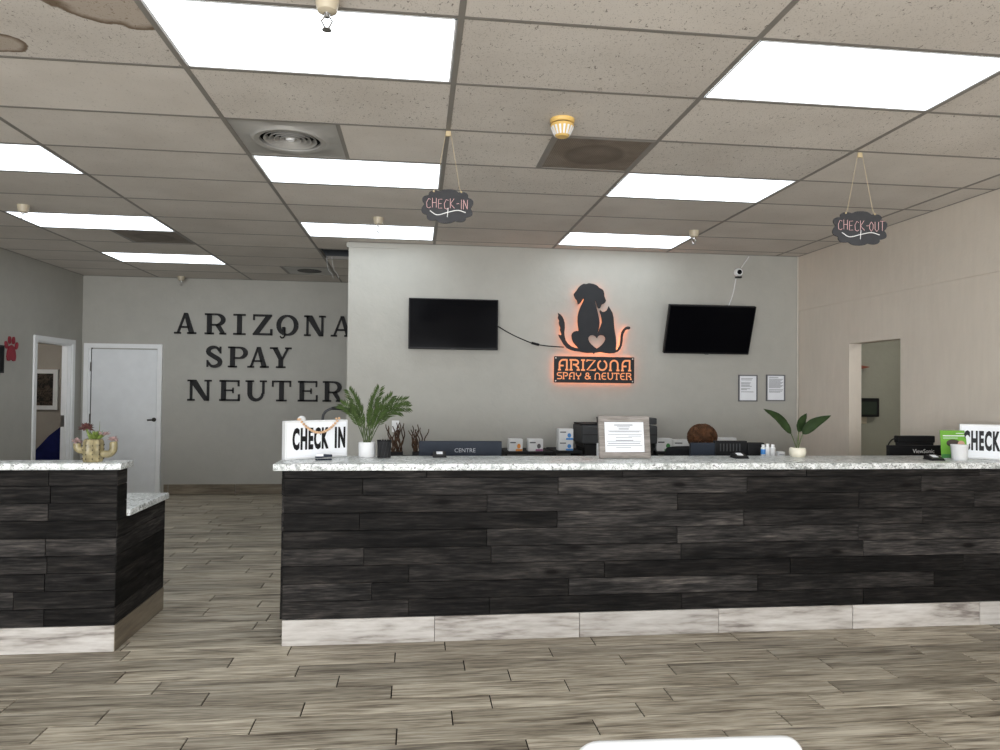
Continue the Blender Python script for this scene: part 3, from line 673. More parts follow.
MB().rbox(-0.02, 0.02, -0.012, 0.031, 0.0, 0.07, 0.004, 1).build('plate', M['black'], t)
MB().tube(spline([(0.015, -0.02, 0.05), (0.02, -0.03, -0.03), (0.01, -0.035, -0.075), (-0.02, -0.035, -0.085), (-0.04, -0.035, -0.06)], 4), 0.009, 8).build('hook_wire', M['black'], t, True)

# ------------------------------------------------------------------ reception wall
def television(x, y, z, w, h, tilt, label):
    t = thing('television', label, 'television', (x, y, z)); t.rotation_euler[0] = tilt
    MB().rbox(-w/2, w/2, -0.02, 0.025, -h/2, h/2, 0.004, 1).build('bezel', M['black'], t)
    MB().box(-w/2+0.012, w/2-0.012, -0.022, -0.0203, -h/2+0.02, h/2-0.012).build('screen', M['screen'], t)
    MB().rbox(-0.022, 0.022, -0.026, -0.0185, -h/2-0.004, -h/2+0.008, 0.002, 1).build('logo_bar', M['grey_plastic'], t)
    MB().rbox(-w*0.3, w*0.3, 0.025, 0.045, -h*0.3, h*0.2, 0.006, 1).build('rear_housing', M['black'], t)
    return t
television(0.355, 7.125, 2.133, 0.90, 0.510, 0.0, 'flat black television wired to the dog and cat sign')
t = television(2.995, 7.015, 2.122, 0.925, 0.515, math.radians(20), 'black television tilted forward below the security camera')
o = MB(); o.box(-0.09, 0.09, 0, 0.02, -0.16, 0.16); o.box(-0.03, 0.03, -0.14, 0.0, 0.02, 0.07); o.box(-0.03, 0.03, -0.09, 0.0, -0.09, -0.04)
o = o.build('tv_bracket', M['black'], loc=(3.02, YM-0.0205, 2.13)); tag(o, 'black wall bracket behind the tilted television', 'bracket')
# black cable from the television to the sign
t = thing('sign_cable', 'thin black power cable drooping between television and dog sign', 'cable', (0, 0, 0))
MB().tube(spline([(0.80, YM-0.04, 2.13), (0.95, YM-0.012, 2.05), (1.10, YM-0.012, 1.985), (1.19, YM-0.012, 1.955), (1.32, YM-0.012, 1.935), (1.50, YM-0.02, 1.925)], 6), 0.0055, 6).build('wire', M['black'], t, True)
MB().tube([(1.16, YM-0.014, 1.964), (1.24, YM-0.014, 1.945)], 0.013, 8).build('connector', M['black'], t, True)

# backlit emblem of a dog and a cat above a name board
lg = thing('backlit_sign', 'black dog and cat silhouette sign glowing orange on the grey wall', 'sign', (1.820, YM, 1.849))
S = 0.00170
def lgp(pts): return [((x-338)*S, (535-y)*S*0.962) for x, y in pts]
dog = [(358,390),(363,372),(367,350),(368,330),(366,310),(362,290),(357,266),(350,240),(342,212),(338,190),(345,200),(350,218),(356,236),(364,241),(372,235),(380,215),(392,209),(402,201),(408,188),(402,175),(397,160),(396,142),(392,127),(384,117),(366,108),(356,98),(343,89),(325,83),(300,80),(283,86),(268,84),(255,91),(243,100),(233,112),(222,130),(205,153),(209,168),(217,182),(226,194),(229,207),(232,219),(243,212),(252,200),(259,190),(268,178),(267,190),(260,207),(250,228),(241,250),(235,272),(231,295),(230,322),(232,345),(236,368),(237,386),
       (222,385),(208,390),(198,400),(194,415),(196,435),(204,455),(217,474),(230,486),(235,494),(215,491),(193,482),(173,466),(159,446),(152,420),(150,395),(153,365),(152,338),(146,315),(137,296),(124,282),(109,274),(112,290),(108,306),(117,322),(115,336),(117,350),(124,366),(122,382),(131,405),(131,414),(112,410),(119,428),(132,450),(147,474),(165,494),(188,506),(215,513),(243,515),(268,521),(295,524),(325,522),(334,530),(340,522),(352,520),
       (352,495),(335,483),(318,468),(305,452),(299,437),(301,422),(311,412),(325,409),(338,414),(348,424),(352,430)]
cat = [(352,430),(357,420),(366,412),(379,409),(393,412),(403,422),(405,436),(398,452),(383,470),(368,484),(352,495),(352,520),(372,517),(400,521),(430,525),(460,522),(484,512),(499,496),(509,472),(514,445),(515,418),(520,395),(530,376),(541,369),(553,369),(562,362),(560,352),(546,349),(531,354),(516,368),(505,388),(500,412),(499,440),(494,472),(484,492),(471,503),(473,480),(474,455),(471,420),(466,390),(461,360),(458,330),(456,295),(449,265),(436,243),(424,222),(419,236),(412,250),(400,258),(386,261),(370,248),(367,260),(375,280),(380,306),(382,330),(374,352),(366,372),(360,386)]
s1 = MB().prism(lgp(dog), -0.036, -0.030); s1.build('dog_silhouette', M['sheet_black'], lg)
MB().prism(lgp(cat), -0.036, -0.030).build('cat_silhouette', M['sheet_black'], lg)
BX0, BX1, BZ0, BZ1 = (88-338)*S, (588-338)*S, (706-535)*-S, (546-535)*-S
MB().prism(rrect(BX0, BX1, BZ0, BZ1, 0.008, 3), -0.036, -0.030).build('name_board', M['sheet_black'], lg)
# light strips mounted behind the plates
def led(path, r=0.006): return MB().tube([(x, -0.019, z) for x, z in path], r, 6)
lp = lambda pts: lgp(pts)
led(lp([(260,110),(225,150),(240,185),(290,170),(250,260),(245,340),(255,390),(215,410),(225,460),(270,505),(330,512),(420,512),(455,500),(455,420),(445,320),(425,255),(395,280),(395,340),(375,390)])).build('light_strip', M['led'], lg)
led(lp([(330,100),(375,130),(390,185)])).build('light_strip', M['led'], lg)
led(lp([(125,290),(138,330),(138,390),(140,430),(170,480),(225,502)])).build('light_strip', M['led'], lg)
led(lp([(470,512),(500,480),(507,420),(525,370),(550,360)])).build('light_strip', M['led'], lg)
led([(BX0+0.02, BZ0+0.02), (BX1-0.02, BZ0+0.02), (BX1-0.02, BZ1-0.02), (BX0+0.02, BZ1-0.02), (BX0+0.02, BZ0+0.02)]).build('light_strip', M['led'], lg)
for (x, z) in ((BX0+0.018, BZ0+0.018), (BX1-0.018, BZ0+0.018), (BX1-0.018, BZ1-0.018), (BX0+0.018, BZ1-0.018)):
    MB().lathe([(0.007, 0), (0.007, 0.004)], n=10, M=Matrix.Translation((x, -0.036, z)) @ Matrix.Rotation(PI/2, 4, 'X')).build('standoff_screw', M['chrome'], lg)
# glowing letters in place of backlight through cut-outs, modular slab capitals with round shoulders
def deco(ch):
    R = lambda a: ('r', a)
    D = {'A': (0.9, [[(0.08,0.06),(0.30,0.06)], [(0.19,0.06),(0.19,0.55)]+arc(0.45,0.55,0.26,0.37,180,90,5)+[(0.78,0.92)], [(0.74,0.95),(0.74,0.06)], [(0.62,0.06),(0.86,0.06)], [(0.19,0.42),(0.5,0.42)]]),
         'R': (0.85, [[(0.04,0.06),(0.28,0.06)], [(0.16,0.06),(0.16,0.92)], [(0.04,0.92),(0.5,0.92)]+arc(0.5,0.72,0.2,0.2,90,-90,6)+[(0.3,0.52)], [(0.46,0.5),(0.70,0.28),(0.70,0.06)], [(0.58,0.06),(0.82,0.06)]]),
         'I': (0.42, [[(0.21,0.06),(0.21,0.92)], [(0.06,0.92),(0.36,0.92)], [(0.06,0.06),(0.36,0.06)]]),
         'Z': (0.8, [[(0.08,0.78),(0.08,0.92),(0.70,0.92),(0.10,0.06),(0.72,0.06),(0.72,0.2)]]),
         'O': (0.9, [arc(0.45,0.49,0.33,0.42,70,-250,16)]),
         'N': (0.9, [[(0.06,0.06),(0.28,0.06)], [(0.17,0.06),(0.17,0.6)]+arc(0.45,0.6,0.28,0.32,180,0,8)+[(0.73,0.06)], [(0.62,0.06),(0.86,0.06)]]),
         'S': (0.72, [[(0.64,0.92),(0.3,0.92)]+arc(0.3,0.71,0.21,0.21,90,270,6)+[(0.45,0.5)]+arc(0.45,0.28,0.2,0.22,90,-90,6)+[(0.08,0.06)]]),
         'P': (0.74, [[(0.04,0.06),(0.28,0.06)], [(0.16,0.06),(0.16,0.92)], [(0.04,0.92),(0.45,0.92)]+arc(0.45,0.69,0.21,0.23,90,-90,6)+[(0.3,0.46)]]),
         'Y': (0.8, [[(0.12,0.92),(0.12,0.75)]+arc(0.4,0.72,0.28,0.26,180,360,8)+[(0.68,0.92)], [(0.4,0.46),(0.4,0.06)], [(0.28,0.06),(0.52,0.06)]]),
         '&': (0.85, [arc(0.38,0.72,0.18,0.2,0,360,10), arc(0.36,0.28,0.26,0.24,110,-250,12), [(0.4,0.5),(0.8,0.06)], [(0.62,0.3),(0.8,0.42)]]),
         'E': (0.74, [[(0.66,0.92),(0.32,0.92)]+arc(0.36,0.49,0.24,0.43,90,270,8)+[(0.66,0.06)], [(0.14,0.5),(0.58,0.5)]]),
         'U': (0.9, [[(0.17,0.92),(0.17,0.4)]+arc(0.45,0.38,0.28,0.32,180,360,8)+[(0.73,0.92)], [(0.06,0.92),(0.28,0.92)], [(0.62,0.92),(0.86,0.92)]]),
         'T': (0.74, [[(0.06,0.78),(0.06,0.92),(0.68,0.92),(0.68,0.78)], [(0.37,0.92),(0.37,0.06)], [(0.24,0.06),(0.5,0.06)]]),
         ' ': (0.35, [])}
    return D[ch]
def deco_line(txt, x0, x1, z0, h, wt):
    tot = sum(deco(c)[0] for c in txt); k = (x1-x0)/tot; x = x0; mb = MB()
    for c in txt:
        w, st = deco(c)
        for pts in st: ribbon(mb, [(x+p[0]*k, z0+p[1]*h) for p in pts], wt, -0.0375, -0.0362)
        x += w*k
    return mb
deco_line('ARIZONA', (106-338)*S, (572-338)*S, (632-535)*-S, 70*S, 0.0175).build('glow_lettering', M['cut'], lg)
deco_line('SPAY & NEUTER', (104-338)*S, (574-338)*S, (685-535)*-S, 43*S, 0.0105).build('glow_lettering', M['cut'], lg)
# security camera and white cord
t = thing('security_camera', 'small white dome camera on the wall above the tilted television', 'camera', (3.385, YM, 2.755))
RX90 = Matrix.Rotation(PI/2, 4, 'X')
MB().lathe([(0.035, 0), (0.045, 0.01), (0.045, 0.03), (0.035, 0.05)], n=20, M=RX90).build('camera_body', M['white_trim'], t, True)
MB().lathe([(0.026, 0.0505), (0.024, 0.058), (0.012, 0.066), (0.001, 0.068)], n=16, M=RX90).build('lens', M['screen'], t, True)
MB().box(-0.03, 0.03, -0.045, -0.005, -0.06, -0.046).build('mount', M['black'], t)
for pts, lab in (([(3.51, YM-0.008, 2.93), (3.46, YM-0.008, 2.86), (3.425, YM-0.008, 2.81)], 'white cable from the ceiling down to the dome camera'),
                 ([(3.365, YM-0.008, 2.69), (3.33, YM-0.008, 2.52), (3.27, YM-0.02, 2.37)], 'white cable from the dome camera down to the television')):
    tag(MB().tube(spline(pts, 5), 0.0055, 6).build('camera_cable', M['white_plastic'], None, True), lab, 'cable')
def notice(x, z, w, h, lines, label):
    t = thing('framed_notice', label, 'notice', (x, YM, z))
    f = MB(); k = 0.012
    f.box(-w/2, w/2, -0.018, -0.001, h/2-k, h/2); f.box(-w/2, w/2, -0.018, -0.001, -h/2, -h/2+k); f.box(-w/2, -w/2+k, -0.018, -0.001, -h/2+k, h/2-k); f.box(w/2-k, w/2, -0.018, -0.001, -h/2+k, h/2-k)
    f.build('frame', M['frame_steel'], t)
    MB().box(-w/2+k, w/2-k, -0.010, -0.001, -h/2+k, h/2-k).build('paper', M['paper'], t)
    p = MB()
    for (a, b, zz) in lines: p.box(-w/2+a*w, -w/2+b*w, -0.0108, -0.0101, -h/2+zz*h-0.0035, -h/2+zz*h+0.0035)
    p.build('print', M['print'], t)
notice(3.503, 1.522, 0.212, 0.283, [(.15,.75,.86),(.15,.7,.81),(.15,.65,.70),(.15,.6,.66),(.15,.6,.61),(.15,.7,.57),(.15,.62,.48),(.15,.45,.44),(.15,.8,.36)], 'framed white notice nearer the tilted television, sparse print')
notice(3.815, 1.528, 0.212, 0.283, [(.15,.65,.89)]+[(.15,.9-.07*(i%3),.83-.04*i) for i in range(9)]+[(.15,.9,.43),(.15,.85,.38),(.15,.75,.34)], 'framed white notice nearer the wall corner, dense print')

# ------------------------------------------------------------------ left wall decor
t = thing('wall_frame', 'black framed picture on the wall beside the red paw print', 'picture', (XL, 8.125, 1.75))
f = MB(); w, h = 0.13, 0.15
f.box(0.001, 0.02, -w, w, h-0.02, h); f.box(0.001, 0.02, -w, w, -h, -h+0.02); f.box(0.001, 0.02, -w, -w+0.02, -h+0.02, h-0.02); f.box(0.001, 0.02, w-0.02, w, -h+0.02, h-0.02); f.build('frame', M['black'], t)
MB().box(0.001, 0.012, -w+0.02, w-0.02, -h+0.02, h-0.02).build('picture', M['soft_black'], t)
t = thing('paw_print', 'crimson paw print cut-out on the wall by the open doorway', 'wall decor', (XL+0.001, 8.41, 1.865))
def ell(cx, cy, rx, ry, n=14, rot=0): return [(cx+rx*math.cos(a)*math.cos(rot)-ry*math.sin(a)*math.sin(rot), cy+rx*math.cos(a)*math.sin(rot)+ry*math.sin(a)*math.cos(rot)) for a in [2*PI*i/n for i in range(n)]]
MB().prism([(-0.075,-0.125),(-0.04,-0.13),(0.0,-0.11),(0.04,-0.13),(0.075,-0.125),(0.088,-0.08),(0.078,-0.03),(0.05,0.03),(0.0,0.05),(-0.05,0.03),(-0.078,-0.03),(-0.088,-0.08)], 0, 0.012, plane='yz').build('pad', M['red'], t)
for (a, b, r) in ((-0.10, 0.035, 0.35), (-0.038, 0.088, 0.1), (0.038, 0.088, -0.1), (0.10, 0.035, -0.35)): MB().prism(ell(a, b*1.08+0.006, 0.025, 0.043, rot=r), 0, 0.012, plane='yz').build('toe', M['red'], t)

# ------------------------------------------------------------------ things on the ceiling
def sprinkler(x, y, label):
    t = thing('fire_sprinkler', label, 'sprinkler', (x, y, ZC))
    MB().lathe([(0.047, 0), (0.042, -0.03), (0.036, -0.055), (0.022, -0.062)], n=20).build('escutcheon', M['beige_plastic'], t, True)
    f = MB(); f.lathe([(0.012, -0.06), (0.010, -0.078)], n=10); f.tube([(0.008, 0, -0.075), (0.020, 0, -0.092), (0.004, 0, -0.122)], 0.0035, 6); f.tube([(-0.008, 0, -0.075), (-0.020, 0, -0.092), (-0.004, 0, -0.122)], 0.0035, 6)
    f.build('frame', M['chrome'], t, True)
    MB().lathe([(0.017, -0.122), (0.018, -0.126)], n=14).build('deflector', M['chrome'], t)
sprinkler(-0.350, 2.66, 'ivory fire sprinkler at the edge of the largest lit ceiling panel')
sprinkler(-3.21, 6.16, 'ivory fire sprinkler by the lit panel before the dirty return grille')
sprinkler(-0.351, 6.13, 'ivory fire sprinkler by the lit panel beside the reception wall end')
sprinkler(2.485, 6.17, 'ivory fire sprinkler near the lit panel over the tilted television')
sprinkler(-3.17, 9.92, 'ivory fire sprinkler in the ceiling beside the wall of letters')
t = thing('smoke_detector', 'aged yellow cone smoke detector on a ceiling tile', 'smoke detector', (0.757, 3.72, ZC))
t.scale = (1.0, 1.0, 0.78)
MB().lathe([(0.066, 0), (0.066, -0.018), (0.06, -0.026)], n=24).build('base', M['yellow'], t, True)
MB().lathe([(0.05, -0.026), (0.05, -0.034)], n=20).build('dark_gap', M['soft_black'], t)
MB().lathe([(0.06, -0.034), (0.064, -0.042), (0.060, -0.052), (0.036, -0.115), (0.030, -0.12)], n=24).build('cone', M['yellow'], t, True)
for k in range(16):
    a = 2*PI*k/16; Mx = Matrix.Rotation(a, 4, 'Z')
    MB().add([(0.0595, -0.006, -0.056), (0.0595, 0.006, -0.056), (0.0395, 0.0045, -0.108), (0.0395, -0.0045, -0.108), (0.0625, -0.006, -0.055), (0.0625, 0.006, -0.055), (0.0425, 0.0045, -0.110), (0.0425, -0.0045, -0.110)], [(0,1,2,3),(7,6,5,4),(0,4,5,1),(1,5,6,2),(2,6,7,3),(3,7,4,0)], Mx).build('slot', M['white_trim'], t)
def strokes(mb, word, x0, z0, h, k, y):
    A = {'C': [[(0.9,0.9),(0.5,1.0),(0.12,0.6),(0.2,0.1),(0.6,0.0),(0.95,0.12)]], 'H': [[(0.1,1),(0.12,0)], [(0.85,1),(0.85,0)], [(0.1,0.5),(0.85,0.52)]], 'E': [[(0.85,0.98),(0.15,0.95),(0.12,0.02),(0.85,0.05)], [(0.15,0.5),(0.7,0.52)]],
         'K': [[(0.12,1),(0.14,0)], [(0.85,1),(0.16,0.45),(0.95,0)]], '-': [[(0.2,0.45),(0.7,0.48)]], 'I': [[(0.4,1),(0.38,0)]], 'N': [[(0.1,0),(0.12,1)], [(0.12,1),(0.85,0.02)], [(0.85,0.02),(0.87,1)]],
         'O': [[(0.5,1),(0.15,0.7),(0.12,0.3),(0.5,0),(0.85,0.3),(0.88,0.7),(0.5,1)]], 'U': [[(0.12,1),(0.12,0.25),(0.5,0),(0.85,0.25),(0.85,1)]], 'T': [[(0.0,1),(1.0,1)], [(0.5,1),(0.5,0)]]}
    W_ = {'-': 0.6, 'I': 0.55}; x = x0; n = 0
    for c in word:
        for s in A[c]: mb.tube([(x+p[0]*k, y, z0+p[1]*h+0.004*math.sin(n*1.7)) for p in s], 0.0016, 5)
        x += (W_.get(c, 1.0)+0.14)*k; n += 1
def chalkboard(x, y, z, w, h, word, label, rz=0):
    t = thing('chalkboard_sign', label, 'sign', (x, y, z), rz)
    n = 96; pts = []
    for i in range(n):
        a = 2*PI*i/n; r = 0.90+0.14*abs(math.sin(5*a+0.35))**0.8; pts.append((w/2*r*math.copysign(abs(math.cos(a))**0.8, math.cos(a)), h/2*r*math.copysign(abs(math.sin(a))**0.8, math.sin(a))))
    MB().prism(pts, -0.004, 0.004).build('board', M['chalkboard'], t)
    m1 = MB(); kk = w*0.86/(len(word)*1.06); strokes(m1, word, -w*0.42, -h*0.07, h*0.29, kk, -0.0055); m1.build('chalk_lettering', M['chalk_pink'], t)
    m2 = MB(); m2.tube(spline([(-w*0.34, -0.0055, -h*0.15), (-w*0.2, -0.0055, -h*0.27), (0, -0.0055, -h*0.19), (w*0.2, -0.0055, -h*0.12), (w*0.36, -0.0055, -h*0.18)], 6), 0.0025, 6); m2.tube([(0.004, -0.0055, -h*0.06), (0.0, -0.0055, -h*0.33)], 0.002, 5); m2.build('chalk_flourish', M['chalk'], t)
    top = ZC-0.008-z
    for s in (-1, 1):
        MB().tube([(s*w*0.27, -0.005, h*0.42), (s*w*0.235, -0.003, h*0.55), (s*0.012, 0, top)], 0.0012, 5).build('hanging_twine', M['twine'], t)
        MB().ball((s*w*0.27, -0.006, h*0.44), 0.006, 8).build('twine_knot', M['twine'], t)
    MB().rbox(-0.014, 0.014, -0.006, 0.006, top-0.03, top, 0.002, 1).build('ceiling_clip', M['twine'], t)
chalkboard(0.155, 3.955, 2.514, 0.285, 0.185, 'CHECK-IN', 'scalloped black chalkboard reading CHECK-IN hung on twine', -0.05)
chalkboard(2.628, 3.955, 2.481, 0.345, 0.20, 'CHECK-OUT', 'scalloped black chalkboard reading CHECK-OUT hung on twine')
t = thing('dangling_wire', 'thin white wires dangling from the ceiling gap by the wall end', 'wire', (-1.045, 8.2, ZC))
for dx in (0.0, 0.06): MB().tube(spline([(dx, 0, 0.02), (dx+0.02, 0, -0.12), (dx+0.06, 0.02, -0.17), (dx+0.075, 0.03, -0.22)], 4), 0.002, 5).build('strand', M['white_plastic'], t)

# ------------------------------------------------------------------ things on the counters
ZT1 = 1.0502
def lightbox(x, y, rz, w, h, word, label, sx):
    t = thing('letter_lightbox', label, 'sign box', (x, y, ZT1), rz)
    MB().rbox(0, w, 0, 0.05, 0, h, 0.004, 1).build('case', M['white_plastic'], t)
    MB().box(0.012, w-0.012, -0.0015, 0.0005, 0.012, h-0.012).build('front_panel', M['paper'], t)
    for k in (0.10, 0.18, 0.26, 0.74, 0.82): MB().box(0.012, w-0.012, -0.004, -0.001, h*k-0.0012, h*k+0.0012).build('letter_rail', M['white_trim'], t)
    return t
t = lightbox(-0.785, 4.385, 0.60, 0.42, 0.236, '', 'white letter box reading CHECK IN draped with wooden beads', 1)
me = text_mesh('CHECK', 0.172, 0.0012, 0.0082, 0.365, space=1.2); link('lettering', me, M['black'], t, (0.160, -0.0045, 0.118))
me = text_mesh('IN', 0.172, 0.0012, 0.0082, 0.40, space=1.18); link('lettering', me, M['black'], t, (0.363, -0.0045, 0.118))
MB().ball((0.115, 0.025, 0.243), (0.028, 0.02, 0.022), 10).build('top_knob', M['white_plastic'], t, True)
g = MB()
for i in range(21):
    u = i/20; xx = 0.085+u*0.265; g.ball((xx, -0.012, 0.246-0.085*(1-(2*u-1)**2)), 0.0088, 8)
g.ball((0.088, 0.02, 0.244), 0.0072, 8); g.ball((0.347, 0.02, 0.244), 0.0072, 8)
o = g.build('bead_garland', M['bead'], None, True, loc=t.location[:], rz=0.60); tag(o, 'string of natural wooden beads hung over the white letter box', 'garland', kind=None)
t = lightbox(3.712, 4.475, -0.62, 0.425, 0.236, '', 'white letter box reading CHECK behind the green leaflet', 1)
me = text_mesh('CHECK', 0.172, 0.0012, 0.0082, 0.318, space=1.2); link('lettering', me, M['black'], t, (0.122, -0.0045, 0.118))
# stapler
t = thing('stapler', 'small dark stapler lying before the white letter box', 'stapler', (-0.56, 4.40, ZT1), 0.25)
MB().rbox(-0.05, 0.05, -0.014, 0.014, 0, 0.008, 0.003, 1).build('base', M['slate'], t)
MB().prism([(-0.05, 0.012), (0.05, 0.02), (0.05, 0.032), (0.0, 0.036), (-0.05, 0.022)], -0.011, 0.011).build('arm', M['slate'], t)
MB().rbox(-0.045, 0.0, -0.0115, 0.0115, 0.022, 0.04, 0.003, 1).build('cap', M['paper'], t)
# pencil cup
t = thing('mesh_pencil_cup', 'black wire mesh pencil cup beside the white palm pot', 'pencil cup', (-0.205, 4.565, ZT1))
MB().lathe([(0.041, 0), (0.044, 0.105), (0.045, 0.107), (0.042, 0.107), (0.039, 0.004), (0.001, 0.004)], n=24).build('cup', M['soft_black'], t, True)
MB().lathe([(0.046, 0.102), (0.047, 0.106), (0.046, 0.11), (0.043, 0.11)], n=24, cap=False).build('rim', M['black'], t, True)
for k in range(12):
    a = 2*PI*k/12; MB().tube([(0.0415*math.cos(a), 0.0415*math.sin(a), 0.002), (0.0445*math.cos(a+0.5), 0.0445*math.sin(a+0.5), 0.104)], 0.0012, 4).build('wire', M['grey_plastic'], t)
for k, (dx, dy, h) in enumerate(((0.015, 0.01, 0.135), (-0.018, 0.006, 0.128), (0.0, -0.015, 0.131))): MB().tube([(dx*0.5, dy*0.5, 0.006), (dx, dy, h)], 0.0035, 6).build('pen', M['chrome'], t)
# palm
def frond(mb, root, tip, sag, n, ll, rnd):
    root, tip = Vector(root), Vector(tip); path = []
    for i in range(13):
        u = i/12; p = root.lerp(tip, u); p.z += sag*math.sin(PI*u)*1.0; path.append(p)
    mb.tube(path, [0.0032-0.0022*i/12 for i in range(13)], 5)
    for i in range(n):
        u = 0.30+0.70*i/(n-1); k = min(int(u*12), 11); f = u*12-k; p = path[k].lerp(path[k+1], f); t = (path[k+1]-path[k]).normalized()
        side = t.cross(Vector((0, -1, 0.25))).normalized()
        for s in (-1, 1):
            L = ll*(0.55+0.75*math.sin(PI*min(1, (u-0.22)/0.85)))*rnd.uniform(0.85, 1.1)
            d = (t*0.95+side*s*0.62+Vector((0, rnd.uniform(-0.35, 0.35), rnd.uniform(-0.12, 0.06)))).normalized(); e = p+d*L; e.z -= L*0.10; q = p.lerp(e, 0.5)
            wv = d.cross(Vector((0, 1, 0.3))).normalized()*0.0037
            mb.add([p, q+wv, e, q-wv, q+Vector((0, -0.0012, 0))], [(0,4,1),(1,4,2),(2,4,3),(3,4,0),(0,1,2,3)])
t = thing('potted_palm', 'feathery green palm in a small white pot', 'plant', (-0.315, 4.595, ZT1))
MB().lathe([(0.048, 0), (0.053, 0.006), (0.053, 0.094), (0.050, 0.096), (0.047, 0.093), (0.047, 0.085)], n=28).build('pot', M['white_plastic'], t, True)
MB().lathe([(0.046, 0.078), (0.046, 0.088)], n=20).build('soil', M['soil'], t)
rnd = random.Random(5)
tips = [(-0.115, 0, 0.42, 0.03), (-0.155, -0.03, 0.335, 0.05), (-0.085, 0.03, 0.36, 0.02), (0.04, 0.05, 0.36, 0.02), (0.075, -0.02, 0.435, 0.02), (0.15, 0.02, 0.385, 0.05), (0.24, -0.02, 0.365, 0.07), (0.255, 0.03, 0.32, 0.08), (0.20, 0.05, 0.29, 0.07), (-0.10, 0.06, 0.30, 0.05), (0.11, -0.06, 0.31, 0.05), (0.04, -0.07, 0.30, 0.03)]
for k, (a, b_, c_, s_) in enumerate(tips):
    fm = MB(); an = k*2.4; frond(fm, (0.018*math.cos(an), 0.018*math.sin(an), 0.085), (a, b_, c_), s_, 24, 0.060, rnd); fm.build('frond', M['green'] , t)
for k in range(9):
    an = k*0.7; MB().tube([(0.022*math.cos(an), 0.022*math.sin(an), 0.085), (0.03*math.cos(an)+0.006*(k-4), 0.02*math.sin(an), 0.20)], [0.004, 0.0022], 5).build('stem', M['stem_green'], t)
# card readers
def card_reader(x, y, rz, label, w=0.082):
    t = thing('card_reader', label, 'card reader', (x, y, ZT1), rz)
    MB().prism([(-0.05, 0), (0.05, 0), (0.05, 0.026), (0.03, 0.032), (-0.05, 0.012)], -w/2, w/2, plane='yz').build('body', M['black'], t)
    MB().prism([(-0.02, 0.0195), (0.022, 0.0305), (0.022, 0.0320), (-0.02, 0.0210)], -w*0.24, w*0.24, plane='yz').build('label_plate', M['paper'], t)
    MB().rbox(-w/2-0.004, w/2+0.004, -0.054, 0.054, 0, 0.006, 0.002, 1).build('rubber_base', M['soft_black'], t)
card_reader(0.148, 4.595, 0, 'black card reader before the slate blue panel')
card_reader(2.135, 4.50, 0, 'black card reader before the staff monitors')
card_reader(3.43, 4.36, -0.1, 'black card reader before the branded black monitor', 0.08)
# picture frame with notice
t = thing('standing_notice_frame', 'grey wood frame with a printed sheet standing on the counter', 'picture frame', (1.350, 4.49, ZT1), 0.02); t.rotation_euler[0] = -0.16
w, h, k = 0.345, 0.276, 0.040
for (a, b_, c_, d_) in ((-w/2, w/2, h-k, h), (-w/2, w/2, 0, k)): MB().rbox(a, b_, -0.012, 0.012, c_, d_, 0.003, 1).build('frame_rail', M['frame_wood'], t)
for (a, b_) in ((-w/2, -w/2+k), (w/2-k, w/2)): MB().rbox(a, b_, -0.0118, 0.0118, k, h-k, 0.003, 1).build('frame_stile', M['frame_wood'], t)
MB().box(-w/2+k, w/2-k, -0.005, 0.008, k, h-k).build('sheet', M['paper'], t)
p = MB()
for (a, b_, z, q) in ((.25,.72,.90,.004),(.32,.65,.84,.0025),(.36,.62,.77,.0035),(.08,.95,.70,.002),(.12,.88,.67,.002),(.08,.95,.59,.002),(.6,.93,.53,.002),(.28,.7,.48,.002),(.28,.72,.39,.003),(.05,.92,.36,.002),(.08,.9,.29,.003),(.05,.95,.22,.002),(.28,.66,.15,.002)):
    W_ = w-2*k; H_ = h-2*k; p.box(-W_/2+a*W_, -W_/2+b_*W_, -0.0062, -0.0052, k+z*H_-q, k+z*H_+q)
p.build('print', M['print'], t)
MB().prism([(0.012, 0.18), (0.016, 0.18), (0.10, 0.018), (0.095, 0.016)], -0.03, 0.03, plane='yz').build('easel_back', M['black'], t)
# peace-lily style plant
t = thing('leafy_pot_plant', 'broad leafed green plant in a round cream pot', 'plant', (2.590, 4.58, ZT1))
MB().lathe([(0.042, 0), (0.052, 0.012), (0.056, 0.032), (0.053, 0.055), (0.047, 0.063), (0.043, 0.062), (0.045, 0.055)], n=28).build('pot', M['cream'], t, True)
MB().lathe([(0.046, 0.045), (0.046, 0.056)], n=20).build('soil', M['soil'], t)
def leaf(parent, base, mid, tip, wd, twist):
    base, mid, tip = Vector(base), Vector(mid), Vector(tip); root = (0.006*twist, 0, 0.054)
    MB().tube(spline([root, tuple(Vector(root).lerp(base, 0.55)+Vector((0, 0, 0.004))), tuple(base)], 4), 0.0035, 6).build('stem', M['stem_green'], parent, True)
    pts = spline([tuple(base), tuple(mid), tuple(tip)], 7); n = len(pts); vs = []; fs = []
    for i, p_ in enumerate(pts):
        u = i/(n-1); q = wd*math.sin(PI*min(1, u**0.75))**0.8+0.0006; tt = (pts[min(i+1, n-1)]-pts[max(i-1, 0)]).normalized()
        sd = tt.cross(Vector((0.15*twist, -0.9, 0.35))).normalized()
        nn = sd.cross(tt).normalized()
        for s, l in ((-1, 0.22), (-0.5, 0.06), (0, -0.02), (0.5, 0.06), (1, 0.22)): vs.append(p_+sd*s*q+nn*(l*q+0.0015*math.sin(i*2.1+s*3)))
    for i in range(n-1):
        for j in range(4): fs.append((i*5+j, i*5+j+1, (i+1)*5+j+1, (i+1)*5+j))
    ob = MB().add(vs, fs).build('leaf', M['deep_green'], parent, True)
    so = ob.modifiers.new('thickness', 'SOLIDIFY'); so.thickness = 0.0014
leaf(t, (-0.045, 0.0, 0.155), (-0.13, 0.01, 0.26), (-0.245, 0.0, 0.325), 0.030, -1)
